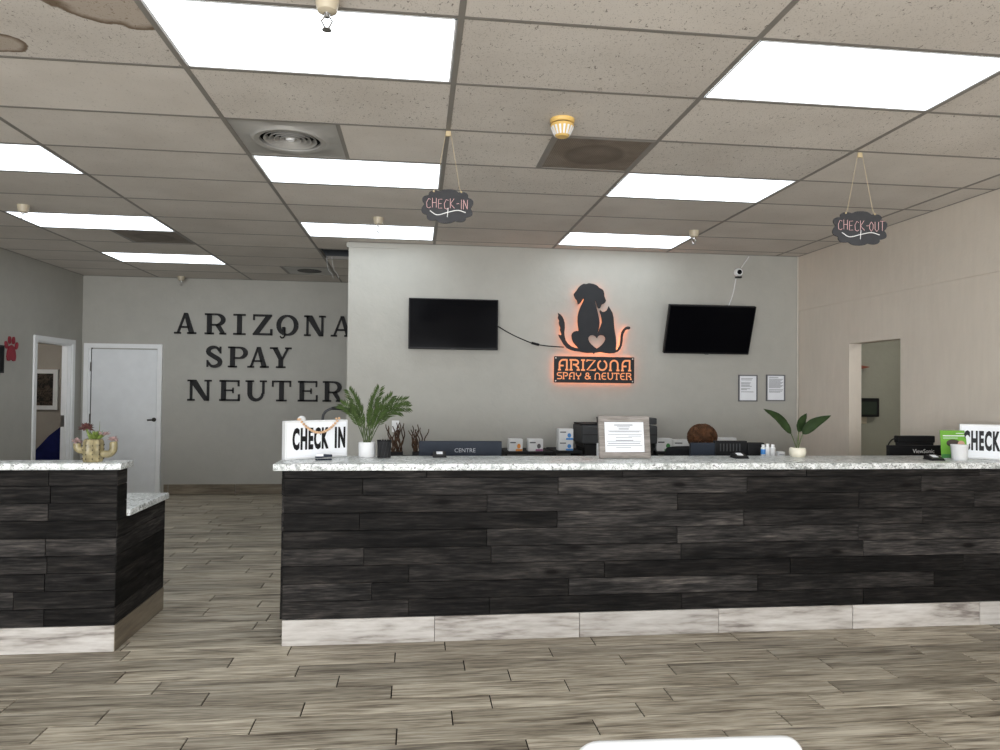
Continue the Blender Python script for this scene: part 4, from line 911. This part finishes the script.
leaf(t, (0.035, 0.0, 0.155), (0.10, -0.02, 0.225), (0.225, -0.03, 0.285), 0.036, 1)
leaf(t, (0.025, 0.03, 0.165), (0.05, 0.04, 0.235), (0.095, 0.05, 0.295), 0.030, 1)
MB().tube(spline([(0.0, 0.01, 0.054), (0.012, 0.02, 0.12), (0.03, 0.03, 0.17)], 4), 0.003, 6).build('stem', M['stem_green'], t, True)
# leaflet and cup
t = thing('leaflet_holder', 'lime green leaflet standing behind a white cup', 'leaflet', (3.65, 4.445, ZT1), -0.05); t.rotation_euler[0] = -0.1
MB().box(-0.092, 0.092, -0.002, 0.002, 0.0, 0.192).build('card', M['lime'], t)
MB().box(-0.092, 0.0, -0.0032, -0.0021, 0.004, 0.03).build('printed_strip', M['grass_green'], t)
MB().prism(ell(-0.005, 0.105, 0.048, 0.026), -0.0034, -0.0022).build('printed_pet', plain('grey brown print', (0.07, 0.055, 0.05), 0.6), t)
MB().prism(ell(0.052, 0.098, 0.026, 0.024), -0.0042, -0.0034).build('printed_face', M['skin'], t)
pr = MB(); pr.box(-0.075, 0.08, -0.0032, -0.0021, 0.152, 0.158); pr.box(0.02, 0.075, -0.0032, -0.0021, 0.17, 0.174); pr.box(-0.075, 0.03, -0.0032, -0.0021, 0.138, 0.141); pr.build('printed_lines', M['paper'], t)
MB().box(-0.092, 0.092, -0.03, 0.03, -0.001, 0.003).build('acrylic_foot', M['white_plastic'], t)
t = thing('white_cup', 'small white cup standing before the lime green leaflet', 'cup', (3.603, 4.345, ZT1))
MB().lathe([(0.043, 0), (0.045, 0.004), (0.052, 0.100), (0.0525, 0.102), (0.049, 0.102), (0.042, 0.006), (0.001, 0.006)], n=28).build('cup_body', M['white_plastic'], t, True)
MB().lathe([(0.0530, 0.096), (0.054, 0.099), (0.0530, 0.103)], n=28, cap=False).build('rim', M['white_trim'], t, True)
# cactus planter on the ledge
ZL = 1.0562
t = thing('cactus_planter', 'cactus shaped glazed planter filled with succulents', 'planter', (-1.825, 4.27, ZL))
prof = []; n = 40; mb = MB(); vs = []; fs = []
for (r, z) in ((0.046, 0.0), (0.050, 0.006), (0.053, 0.06), (0.052, 0.11), (0.046, 0.128), (0.040, 0.130), (0.036, 0.118)):
    for j in range(n):
        a = 2*PI*j/n; q = r*(1+0.05*math.cos(10*a)); vs.append((q*math.cos(a), q*math.sin(a), z))
for i in range(6):
    for j in range(n): fs.append((i*n+j, i*n+(j+1)%n, (i+1)*n+(j+1)%n, (i+1)*n+j))
fs += [tuple(range(n))[::-1], tuple(range(6*n, 7*n))]
mb.add(vs, fs).build('body', M['cactus'], t, True)
MB().tube(spline([(0.045, 0, 0.045), (0.085, 0, 0.045), (0.106, 0, 0.065), (0.108, 0, 0.10), (0.106, 0, 0.115)], 5), [0.021]*16+[0.021, 0.0205, 0.020, 0.019, 0.016], 12).build('arm', M['cactus'], t, True)
MB().tube(spline([(-0.045, 0, 0.065), (-0.07, 0, 0.066), (-0.085, 0, 0.08), (-0.087, 0, 0.105)], 5), [0.020]*16, 12).build('arm', M['cactus'], t, True)
for k in range(10):
    a = 2*PI*(k+0.0)/10
    for z in (0.02, 0.045, 0.07, 0.095): MB().ball((0.0555*math.cos(a), 0.0555*math.sin(a), z), (0.0028, 0.0028, 0.005), 6).build('spine_dot', M['soil'], t)
def rosette(parent, c, r, n, mat, lo=0.1, hi=1.3, name='succulent', thin=0.22):
    mb = MB(); rn = random.Random(int(c[0]*1000)+n); c_ = Vector(c)
    for k in range(n):
        a = 2.4*k; e = lo+(hi-lo)*k/n+rn.uniform(-0.12, 0.12); L = r*rn.uniform(0.8, 1.1)*(1-0.25*k/n)
        d = Vector((math.cos(a)*math.cos(e), math.sin(a)*math.cos(e), math.sin(e))); q = Vector((-math.sin(a), math.cos(a), 0)); nn = d.cross(q); wd = r*thin
        mb.add([c_, c_+d*L*0.6+q*wd+nn*wd*0.3, c_+d*L, c_+d*L*0.6-q*wd+nn*wd*0.3, c_+d*L*0.55-nn*wd*0.4, c_+d*L*0.55+nn*wd*0.6], [(0,4,1),(1,4,2),(2,4,3),(3,4,0),(1,5,0),(2,5,1),(3,5,2),(0,5,3)])
    return mb.build(name, mat, parent)
rosette(t, (0.012, 0, 0.120), 0.075, 30, M['succulent_green'], 0.5, 1.4, thin=0.13)
rosette(t, (0.052, 0.0, 0.148), 0.055, 10, M['succulent_pink'], 0.2, 0.9, thin=0.12)
rosette(t, (-0.036, -0.01, 0.190), 0.046, 34, M['succulent_red'], -0.4, 1.4, thin=0.24)
MB().tube([(-0.015, 0, 0.12), (-0.036, -0.01, 0.192)], 0.006, 6).build('stem', M['succulent_green'], t)
MB().tube([(0.03, 0, 0.12), (0.036, -0.01, 0.23)], [0.003, 0.0006], 5).build('stem', M['succulent_green'], t)
rosette(t, (-0.088, 0, 0.112), 0.036, 24, M['succulent_pink'], -0.2, 1.3, thin=0.24)
rosette(t, (0.106, 0, 0.122), 0.036, 24, M['succulent_pink'], -0.2, 1.3, thin=0.24)

# ------------------------------------------------------------------ staff desk
ZD = 0.7602
def monitor(x, y, w, zc, h, rz, label, mat, brand=None, ribs=False, brand_mat='chrome'):
    t = thing('computer_monitor', label, 'monitor', (x, y, ZD), rz)
    zb = zc-ZD
    b_ = MB().rbox(-w/2, w/2, -0.02, 0.02, zb-h, zb, 0.006, 2).build('rear_shell', mat, t)
    MB().box(-w/2+0.01, w/2-0.01, 0.0205, 0.023, zb-h+0.015, zb-0.01).build('screen', M['screen'], t)
    MB().rbox(-w*0.28, w*0.28, -0.045, -0.0202, zb-h*0.8, zb-h*0.45, 0.01, 2).build('rear_bulge', mat, t)
    MB().rbox(-0.03, 0.03, -0.06, -0.046, 0.012, zb-h*0.5, 0.006, 1).build('neck', M['black'], t)
    fw = min(0.11, w*0.46); MB().rbox(-fw, fw, -0.09, 0.05, 0, 0.012, 0.005, 1).build('foot', M['black'], t)
    if ribs:
        for k in range(7): MB().box(-w*0.35+k*w*0.1, -w*0.35+k*w*0.1+0.008, -0.0225, -0.0203, zb-0.075, zb-0.02).build('vent_rib', M['grey_plastic'], t)
    if brand: link('brand_lettering', text_mesh(brand[0], brand[1], 0.0006), M[brand_mat], t, (brand[2], -0.021, brand[3]))
    return t
monitor(0.304, 4.93, 0.575, 1.127, 0.33, 0, 'wide slate blue panel standing behind the pencil cup end of the counter', M['slate'], ('CENTRE', 0.04, 0.03, 0.302), brand_mat='print')
monitor(2.055, 4.93, 0.18, 1.117, 0.26, 0, 'small slate grey monitor hiding the seated person', M['slate'])
monitor(2.277, 4.95, 0.245, 1.131, 0.30, 0, 'black ribbed monitor back beside the small slate monitor', M['black'], ribs=True)
t = monitor(2.46, 5.06, 0.13, 1.117, 0.28, 0, 'narrow black screen next to the white medicine bottles', M['soft_black'])
t.location.y = 4.965; t.location.x = 2.475
monitor(3.728, 4.93, 0.45, 1.101, 0.30, 0, 'black branded monitor beside the lime green leaflet', M['black'], ('ViewSonic', 0.042, 0.05, 0.297), brand_mat='chalk')
t = thing('label_printer', 'black boxy desk device with cable rising behind the branded monitor', 'printer', (3.78, 5.0, ZD))
MB().rbox(-0.155, 0.155, 0.0, 0.02, 0, 0.36, 0.006, 1).build('rear_plate', M['soft_black'], t)
MB().rbox(-0.155, 0.155, -0.012, 0.032, 0.355, 0.408, 0.008, 2).build('top_bar', M['black'], t)
MB().tube(spline([(-0.15, 0, 0.39), (-0.20, 0.0, 0.37), (-0.23, 0.0, 0.30), (-0.235, 0.0, 0.1), (-0.235, 0.0, 0.005)], 5), 0.005, 6).build('cable', M['black'], t, True)
# medicine bottles on the desk, standing on a riser
o = MB().rbox(-0.10, 0.10, -0.05, 0.05, 0, 0.27, 0.004, 1).build('desk_riser', M['soft_black'], loc=(2.52, 4.80, ZD)); tag(o, 'black riser box under the white bottles on the staff desk', 'riser')
for k, (x, r, h, bl, lab) in enumerate(((2.445, 0.016, 0.085, True, 'white bottle with blue label beside the narrow black screen'), (2.478, 0.018, 0.09, False, 'plain white bottle between two others on the riser'), (2.517, 0.019, 0.086, False, 'plain white bottle next to the low white carton'))):
    t = thing('medicine_bottle', lab, 'bottle', (x+0.01, 4.80, ZD+0.2702), group='bottles on the staff desk riser')
    MB().lathe([(r*0.9, 0), (r, 0.004), (r, h*0.72), (r*0.6, h*0.8), (r*0.55, h*0.84)], n=16).build('bottle_body', M['white_plastic'], t, True)
    MB().lathe([(r*0.66, h*0.84), (r*0.66, h)], n=16).build('cap', M['white_trim'], t, True)
    if bl: MB().lathe([(r*1.02, h*0.2), (r*1.02, h*0.62)], n=16, cap=False).build('label', M['blue'], t, True)
t = thing('small_carton', 'low white carton at the end of the desk riser', 'carton', (2.585, 4.80, ZD+0.2702))
MB().rbox(-0.026, 0.026, -0.02, 0.02, 0, 0.035, 0.002, 1).build('carton_body', M['white_plastic'], t); MB().box(-0.02, 0.02, -0.0208, -0.0202, 0.012, 0.018).build('printed_line', M['print'], t)
# gooseneck lamp
t = thing('gooseneck_lamp', 'grey gooseneck desk lamp bending behind the white letter box', 'lamp', (-0.64, 4.95, ZD))
MB().lathe([(0.07, 0), (0.07, 0.012), (0.055, 0.02), (0.012, 0.024)], n=24).build('base', M['black'], t, True)
MB().tube(spline([(0, 0, 0.02), (0, 0, 0.30), (0.0, 0, 0.50), (0.012, 0, 0.555), (0.05, 0, 0.582), (0.085, 0, 0.588)], 6), 0.009, 10).build('neck', M['grey_plastic'], t, True)
MB().tube([(0.06, 0, 0.587), (0.10, 0, 0.590), (0.14, 0, 0.585), (0.21, 0, 0.568)], [0.010, 0.014, 0.014, 0.018], 12).build('lamp_head', M['black'], t, True)

# ------------------------------------------------------------------ back shelves along the reception wall
def shelf(x0, x1, z, label):
    t = thing('black_shelf_unit', label, 'shelf', (0, 0, 0), group='black shelf units along the reception wall')
    y0, y1 = 6.74, 7.18
    MB().rbox(x0, x1, y0, y1, z-0.025, z, 0.003, 1).build('top_board', M['soft_black'], t)
    for x in (x0, x1-0.02): MB().box(x+0.0005, x+0.0195, y0+0.005, y1-0.005, 0, z-0.0255).build('side_board', M['soft_black'], t)
    for k in (0.10, 0.45): MB().box(x0+0.021, x1-0.021, y0+0.01, y1-0.01, k, k+0.02).build('shelf_board', M['soft_black'], t)
shelf(-0.36, 0.20, 0.815, 'low black shelf unit under the bundles of twigs')
shelf(0.845, 1.315, 0.886, 'black shelf unit carrying the two small white cartons')
shelf(1.322, 1.60, 0.893, 'narrow black shelf unit carrying the stacked cartons')
shelf(1.606, 2.335, 0.82, 'black shelf unit under the dark grey printer')
shelf(2.342, 3.30, 0.886, 'black shelf unit behind the seated person')
def carton(x, y, z, w, h, mat, label, patch=True, d=0.11):
    t = thing('product_carton', label, 'carton', (x, y, z+0.0003))
    MB().rbox(-w/2, w/2, -d/2, d/2, 0, h, 0.003, 1).build('carton_body', M['white_plastic'], t)
    MB().box(0.0, w/2-0.003, -d/2-0.0012, -d/2-0.0002, 0.002, h*0.18).build('colour_strip', mat, t)
    MB().box(-w*0.4, 0.0, -d/2-0.0012, -d/2-0.0002, h*0.66, h*0.76).build('printed_name', M['print_dark'], t)
    if patch: MB().prism(ell(w*0.22, h*0.42, w*0.13, h*0.2), -d/2-0.0012, -d/2-0.0002).build('printed_pet', M['print_dark'] if mat is M['purple'] else mat, t)
carton(0.953, 6.84, 0.886, 0.135, 0.118, M['orange'], 'small white carton with an orange strip')
carton(1.148, 6.84, 0.886, 0.145, 0.118, M['purple'], 'small white carton with a purple strip and black cat print')
carton(1.447, 6.84, 0.893, 0.148, 0.102, M['blue'], 'white carton with blue strip, bottom of the stack of two')
carton(1.447, 6.84, 0.9956, 0.146, 0.108, M['blue'], 'white carton with blue strip, on top of the stack of two')
carton(2.445, 6.85, 0.886, 0.165, 0.125, M['grass_green'], 'white carton with dark green corner beside the printer')
carton(2.632, 6.86, 0.886, 0.19, 0.112, M['print'], 'plain white carton behind the seated person', False)
carton(3.11, 6.86, 0.886, 0.18, 0.135, M['print'], 'white carton above the black monitors', False)
t = thing('office_printer', 'dark grey office printer behind the standing notice frame', 'printer', (1.98, 6.96, 0.8203))
MB().rbox(-0.35, 0.345, -0.20, 0.2, 0.0, 0.13, 0.008, 2).build('paper_tray', M['soft_black'], t)
MB().rbox(-0.385, 0.375, -0.22, 0.2, 0.14, 0.32, 0.02, 3).build('print_body', M['grey_plastic'], t)
MB().rbox(-0.36, 0.36, -0.19, 0.19, 0.10, 0.15, 0.006, 1).build('exit_slot', M['black'], t)
MB().rbox(0.10, 0.375, -0.2, 0.18, 0.33, 0.395, 0.012, 2).build('scanner_lid', M['grey_plastic'], t)
MB().rbox(-0.38, 0.08, -0.19, 0.18, 0.322, 0.335, 0.004, 1).build('top_cover', M['soft_black'], t)
MB().box(-0.24, -0.205, -0.236, -0.2205, 0.01, 0.15).build('hanging_paper', M['paper'], t)
MB().rbox(-0.19, -0.10, -0.12, -0.02, 0.335, 0.40, 0.004, 1).build('hinge_post', M['grey_plastic'], t)
MB().rbox(-0.22, -0.10, -0.16, -0.12, 0.385, 0.40, 0.004, 1).build('support_arm', M['soft_black'], t)
MB().box(-0.38, 0.37, -0.2215, -0.2195, 0.228, 0.234).build('seam', M['black'], t)
# twig bundles
rnd = random.Random(11)
def twigs(x, n, spread, hmax, label):
    t = thing('twig_bundle', label, 'twigs', (x, 6.92, 0.8153))
    MB().rbox(-0.06, 0.06, -0.05, 0.05, 0.0, 0.055, 0.004, 1).build('holder', M['soft_black'], t)
    for k in range(n):
        a, b_ = rnd.uniform(-0.045, 0.045), rnd.uniform(-0.03, 0.03); hgt = hmax*rnd.uniform(0.75, 1.0); dx = rnd.uniform(-spread, spread)
        pts = [(a+dx*u+0.012*math.sin(u*9+k), b_+0.01*math.cos(u*7+k), 0.05+hgt*u) for u in [i/9 for i in range(10)]]
        MB().tube(pts, [0.0085-0.0045*i/9 for i in range(10)], 6).build('twig', M['twig'], t, True)
twigs(-0.19, 14, 0.07, 0.29, 'thick bundle of curly brown twigs beside the wall outlet')
twigs(0.02, 11, 0.06, 0.27, 'thin bundle of curly brown twigs beside the slate blue panel')
o = MB().rbox(-0.036, 0.036, -0.008, 0, -0.058, 0.058, 0.003, 1).build('wall_outlet', M['white_trim'], loc=(-0.213, YM-0.0005, 1.10)); tag(o, 'white outlet plate on the wall above the twigs', 'outlet')

# ------------------------------------------------------------------ seated person
def skin_body(name, joints, edges, mat, parent, sub=2, root=0):
    me = bpy.data.meshes.new(name); me.from_pydata([j[0] for j in joints], edges, []); me.materials.append(mat)
    o = bpy.data.objects.new(name, me); COL.objects.link(o); o.parent = parent
    sk = o.modifiers.new('skin', 'SKIN'); sk.use_smooth_shade = True
    for i, j in enumerate(joints):
        d = me.skin_vertices[0].data[i]; r = j[1]; d.radius = r if isinstance(r, tuple) else (r, r); d.use_root = (i == root)
    ss = o.modifiers.new('smooth', 'SUBSURF'); ss.levels = 1; ss.render_levels = sub
    return o
pr = thing('person', 'person with auburn hair in black clothes bent over the desk', 'person', (2.225, 5.47, 0))
J = [((0, 0.12, 0.50), (0.14, 0.085)), ((0, 0.10, 0.66), (0.13, 0.10)), ((0, 0.04, 0.84), (0.145, 0.105)), ((0, -0.02, 0.955), (0.12, 0.08)), ((0, -0.05, 1.02), 0.055), ((0, -0.085, 1.07), 0.05), ((0, -0.125, 1.115), (0.075, 0.085)), ((0, -0.15, 1.145), (0.07, 0.075))]
Ed = [(i, i+1) for i in range(7)]
for s in (-1, 1):
    b0 = len(J)
    J += [((s*0.16, -0.01, 0.93), 0.055), ((s*0.235, -0.05, 0.78), 0.045), ((s*0.19, -0.26, 0.80), 0.034), ((s*0.15, -0.36, 0.795), 0.024), ((s*0.135, -0.40, 0.788), (0.034, 0.016))]
    Ed += [(3, b0)] + [(b0+i, b0+i+1) for i in range(4)]
    for f, (fx, fy, L) in enumerate(((-0.024, -0.03, 0.9), (-0.008, -0.036, 1.0), (0.009, -0.034, 0.95), (0.024, -0.028, 0.75))):
        k = len(J); bx, by = s*0.135+fx, -0.40+fy
        J += [((bx, by, 0.790), 0.009), ((bx+fx*0.2, by-0.03*L, 0.790), 0.008), ((bx+fx*0.3, by-0.058*L, 0.778), 0.007)]; Ed += [(b0+4, k), (k, k+1), (k+1, k+2)]
    k = len(J); J += [((s*0.135-s*0.032, -0.392, 0.788), 0.010), ((s*0.135-s*0.052, -0.425, 0.786), 0.009)]; Ed += [(b0+4, k), (k, k+1)]
    b1 = len(J)
    J += [((s*0.09, 0.08, 0.50), 0.085), ((s*0.12, -0.30, 0.50), 0.06), ((s*0.12, -0.34, 0.10), 0.04), ((s*0.13, -0.47, 0.04), 0.035)]
    Ed += [(0, b1)] + [(b1+i, b1+i+1) for i in range(3)]
skin_body('body', J, Ed, M['skin'], pr, 2)
# clothing: a slightly larger sleeve around torso, arms and legs
Jc = [(j[0], tuple(x+0.012 for x in j[1]) if isinstance(j[1], tuple) else j[1]+0.012) for j in J[:5]]; Ec = [(i, i+1) for i in range(4)]
for s in (-1, 1):
    k = len(Jc); Jc += [((s*0.19, 0.0, 0.975), 0.085), ((s*0.25, -0.04, 0.80), 0.062), ((s*0.195, -0.26, 0.815), 0.046), ((s*0.155, -0.345, 0.805), 0.036)]; Ec += [(3, k), (k, k+1), (k+1, k+2), (k+2, k+3)]
    k = len(Jc); Jc += [((s*0.09, 0.08, 0.50), 0.10), ((s*0.12, -0.30, 0.50), 0.075), ((s*0.12, -0.34, 0.12), 0.055)]; Ec += [(0, k), (k, k+1), (k+1, k+2)]
skin_body('clothing', Jc, Ec, M['black_cloth'], pr, 2)
# face details and hair
fc = Matrix.Translation((0, -0.145, 1.125)) @ Matrix.Rotation(0.85, 4, 'X')
for s in (-1, 1):
    MB().ball((s*0.032, -0.086, 0.012), (0.013, 0.009, 0.009), 10, fc).build('eye', M['paper'], pr, True)
    MB().ball((s*0.079, 0.0, 0.0), (0.012, 0.022, 0.032), 10, fc).build('ear', M['skin'], pr, True)
MB().prism([(-0.085, 0.012), (-0.108, -0.028), (-0.085, -0.034)], -0.012, 0.012, fc, plane='yz').build('nose', M['skin'], pr, True)
MB().ball((0, -0.078, -0.058), (0.024, 0.010, 0.007), 10, fc).build('mouth', plain('lips', (0.42, 0.18, 0.15), 0.5), pr, True)
rnd = random.Random(21); hm = MB(); n1, n2 = 26, 40; vs = []; fs = []
for i in range(n1+1):
    th = PI*0.64*i/n1
    for j in range(n2):
        ph = 2*PI*j/n2; wv = 1+0.035*math.sin(ph*9+th*5)+0.03*math.sin(ph*17-th*8)+rnd.uniform(-0.018, 0.018)
        vs.append((0.108*math.sin(th)*math.cos(ph)*wv, 0.108*math.sin(th)*math.sin(ph)*wv, 0.098*math.cos(th)*wv))
for i in range(n1):
    for j in range(n2): fs.append((i*n2+j, (i+1)*n2+j, (i+1)*n2+(j+1)%n2, i*n2+(j+1)%n2))
hm.add(vs, fs, Matrix.Translation((0, -0.135, 1.132)) @ Matrix.Rotation(-0.12, 4, 'X'))
for k in range(420):
    ph = rnd.uniform(0, 2*PI); th = math.acos(1-rnd.uniform(0, 1.45)); p0 = Vector((0.107*math.sin(th)*math.cos(ph), 0.107*math.sin(th)*math.sin(ph), 0.097*math.cos(th)))
    d = Vector((math.cos(ph)*math.cos(th), math.sin(ph)*math.cos(th), -math.sin(th))); q = Vector((-math.sin(ph), math.cos(ph), 0))
    pts = [Vector((0, -0.135, 1.132)) + (p0 + d*0.03*u + q*0.010*math.sin(u*4+k))*(1+0.035*math.sin(PI*u*0.8)) for u in (0, 0.5, 1.0, 1.4)]
    hm.tube(pts, [0.004, 0.0055, 0.004, 0.001], 4)
hm.build('hair', M['hair'], pr, True)
t = thing('office_stool', 'black office stool under the seated person', 'stool', (2.225, 5.55, 0))
MB().lathe([(0.20, 0.345), (0.22, 0.36), (0.22, 0.385), (0.19, 0.398)], n=28).build('seat', M['soft_black'], t, True)
MB().tube([(0, 0, 0.06), (0, 0, 0.345)], 0.025, 12).build('gas_post', M['chrome'], t, True)
for k in range(5):
    a = 2*PI*k/5; MB().tube([(0, 0, 0.08), (0.24*math.cos(a), 0.24*math.sin(a), 0.055)], [0.02, 0.014], 8).build('foot_spoke', M['black'], t)
    MB().ball((0.24*math.cos(a), 0.24*math.sin(a), 0.0255), 0.0255, 10).build('caster', M['black'], t, True)

# ------------------------------------------------------------------ white chair before the counter
t = thing('plastic_chair', 'white moulded plastic chair standing on the floor before the long counter', 'chair', (0.566, 1.40, 0), -0.035)
def shell(poly, y_of, z_scale, name):
    pass
bk = MB(); nx, nz = 16, 12; vs = []; fs = []
def outline(u, v):                            # rounded back panel: u,v in 0..1
    return u, v
W_, Z0, Z1 = 0.241, 0.46, 0.790
rc = 0.05; poly = rrect(-W_, W_, Z0, Z1, rc, 6)
def yb(x, z): return -0.02 + 0.10*(Z1-z) + 0.45*x*x*0.6
n = len(poly); cx, cz = 0, (Z0+Z1)/2
for side, off in ((0, 0.0), (1, 0.022)):
    for ring in (1.0, 0.985, 0.6, 0.25):
        for (x, z) in poly:
            xx, zz = cx+(x-cx)*ring, cz+(z-cz)*ring; e = 0.006 if ring == 1.0 else 0
            vs.append((xx, yb(xx, zz)+(off if side else 0)+(-e if side else e), zz))
R4 = 4
for side in (0, 1):
    for r_ in range(R4-1):
        for i in range(n):
            q = (side*R4*n+r_*n+i, side*R4*n+r_*n+(i+1)%n, side*R4*n+(r_+1)*n+(i+1)%n, side*R4*n+(r_+1)*n+i); fs.append(q if side else q[::-1])
    q = tuple(side*R4*n+(R4-1)*n+i for i in range(n)); fs.append(q if side else q[::-1])
for i in range(n): fs.append((i, (i+1)%n, R4*n+(i+1)%n, R4*n+i))
bk.add(vs, fs).build('backrest', M['white_plastic'], t, True)
MB().rbox(-0.225, 0.225, 0.0, 0.42, 0.42, 0.45, 0.014, 3).build('seat', M['white_plastic'], t, True)
for s in (-1, 1):
    MB().tube([(s*0.20, 0.03, 0.44), (s*0.235, -0.035, 0.0)], 0.016, 10).build('leg', M['chrome'], t, True)
    MB().tube([(s*0.19, 0.39, 0.42), (s*0.225, 0.44, 0.0)], 0.016, 10).build('leg', M['chrome'], t, True)
    MB().tube([(s*0.18, 0.04, 0.435), (s*0.17, 0.03, 0.52)], 0.014, 8).build('back_support', M['white_plastic'], t, True)

# ------------------------------------------------------------------ pieces that belong to a part hang under that part
SUB = {'colour_strip': ['carton_body'], 'printed_name': ['carton_body'], 'printed_line': ['carton_body'], 'printed_pet': ['carton_body', 'card'], 'printed_face': ['card'], 'printed_strip': ['card'], 'printed_lines': ['card'],
       'lever_handle': ['door_leaf'], 'hinge': ['door_leaf'], 'strike_plate': ['jamb'], 'chalk_lettering': ['board'], 'chalk_flourish': ['board'], 'letter_rail': ['front_panel'], 'lettering': ['front_panel'],
       'brand_lettering': ['rear_shell'], 'vent_rib': ['rear_shell'], 'rear_bulge': ['rear_shell'], 'screen': ['bezel', 'rear_shell'], 'logo_bar': ['bezel'], 'print': ['paper', 'sheet'], 'label': ['bottle_body'], 'cap': ['bottle_body'],
       'rim': ['cup', 'cup_body'], 'slot': ['cone'], 'lens': ['camera_body'], 'glow_lettering': ['name_board'], 'standoff_screw': ['name_board'], 'spine_dot': ['body'], 'label_plate': ['body'], 'soil': ['pot'], 'seam': ['print_body'],
       'deflector': ['frame'], 'connector': ['wire'], 'twine_knot': ['board'], 'hub': ['face_plate'], 'ring': ['face_plate']}
base = lambda o: o.name.split('.')[0]
for root in [o for o in SC.objects if o.parent is None]:
    kids = list(root.children)
    for k in kids:
        for want in SUB.get(base(k), []):
            p = next((q for q in kids if base(q) == want and q is not k), None)
            if p is not None:
                k.parent = p; break
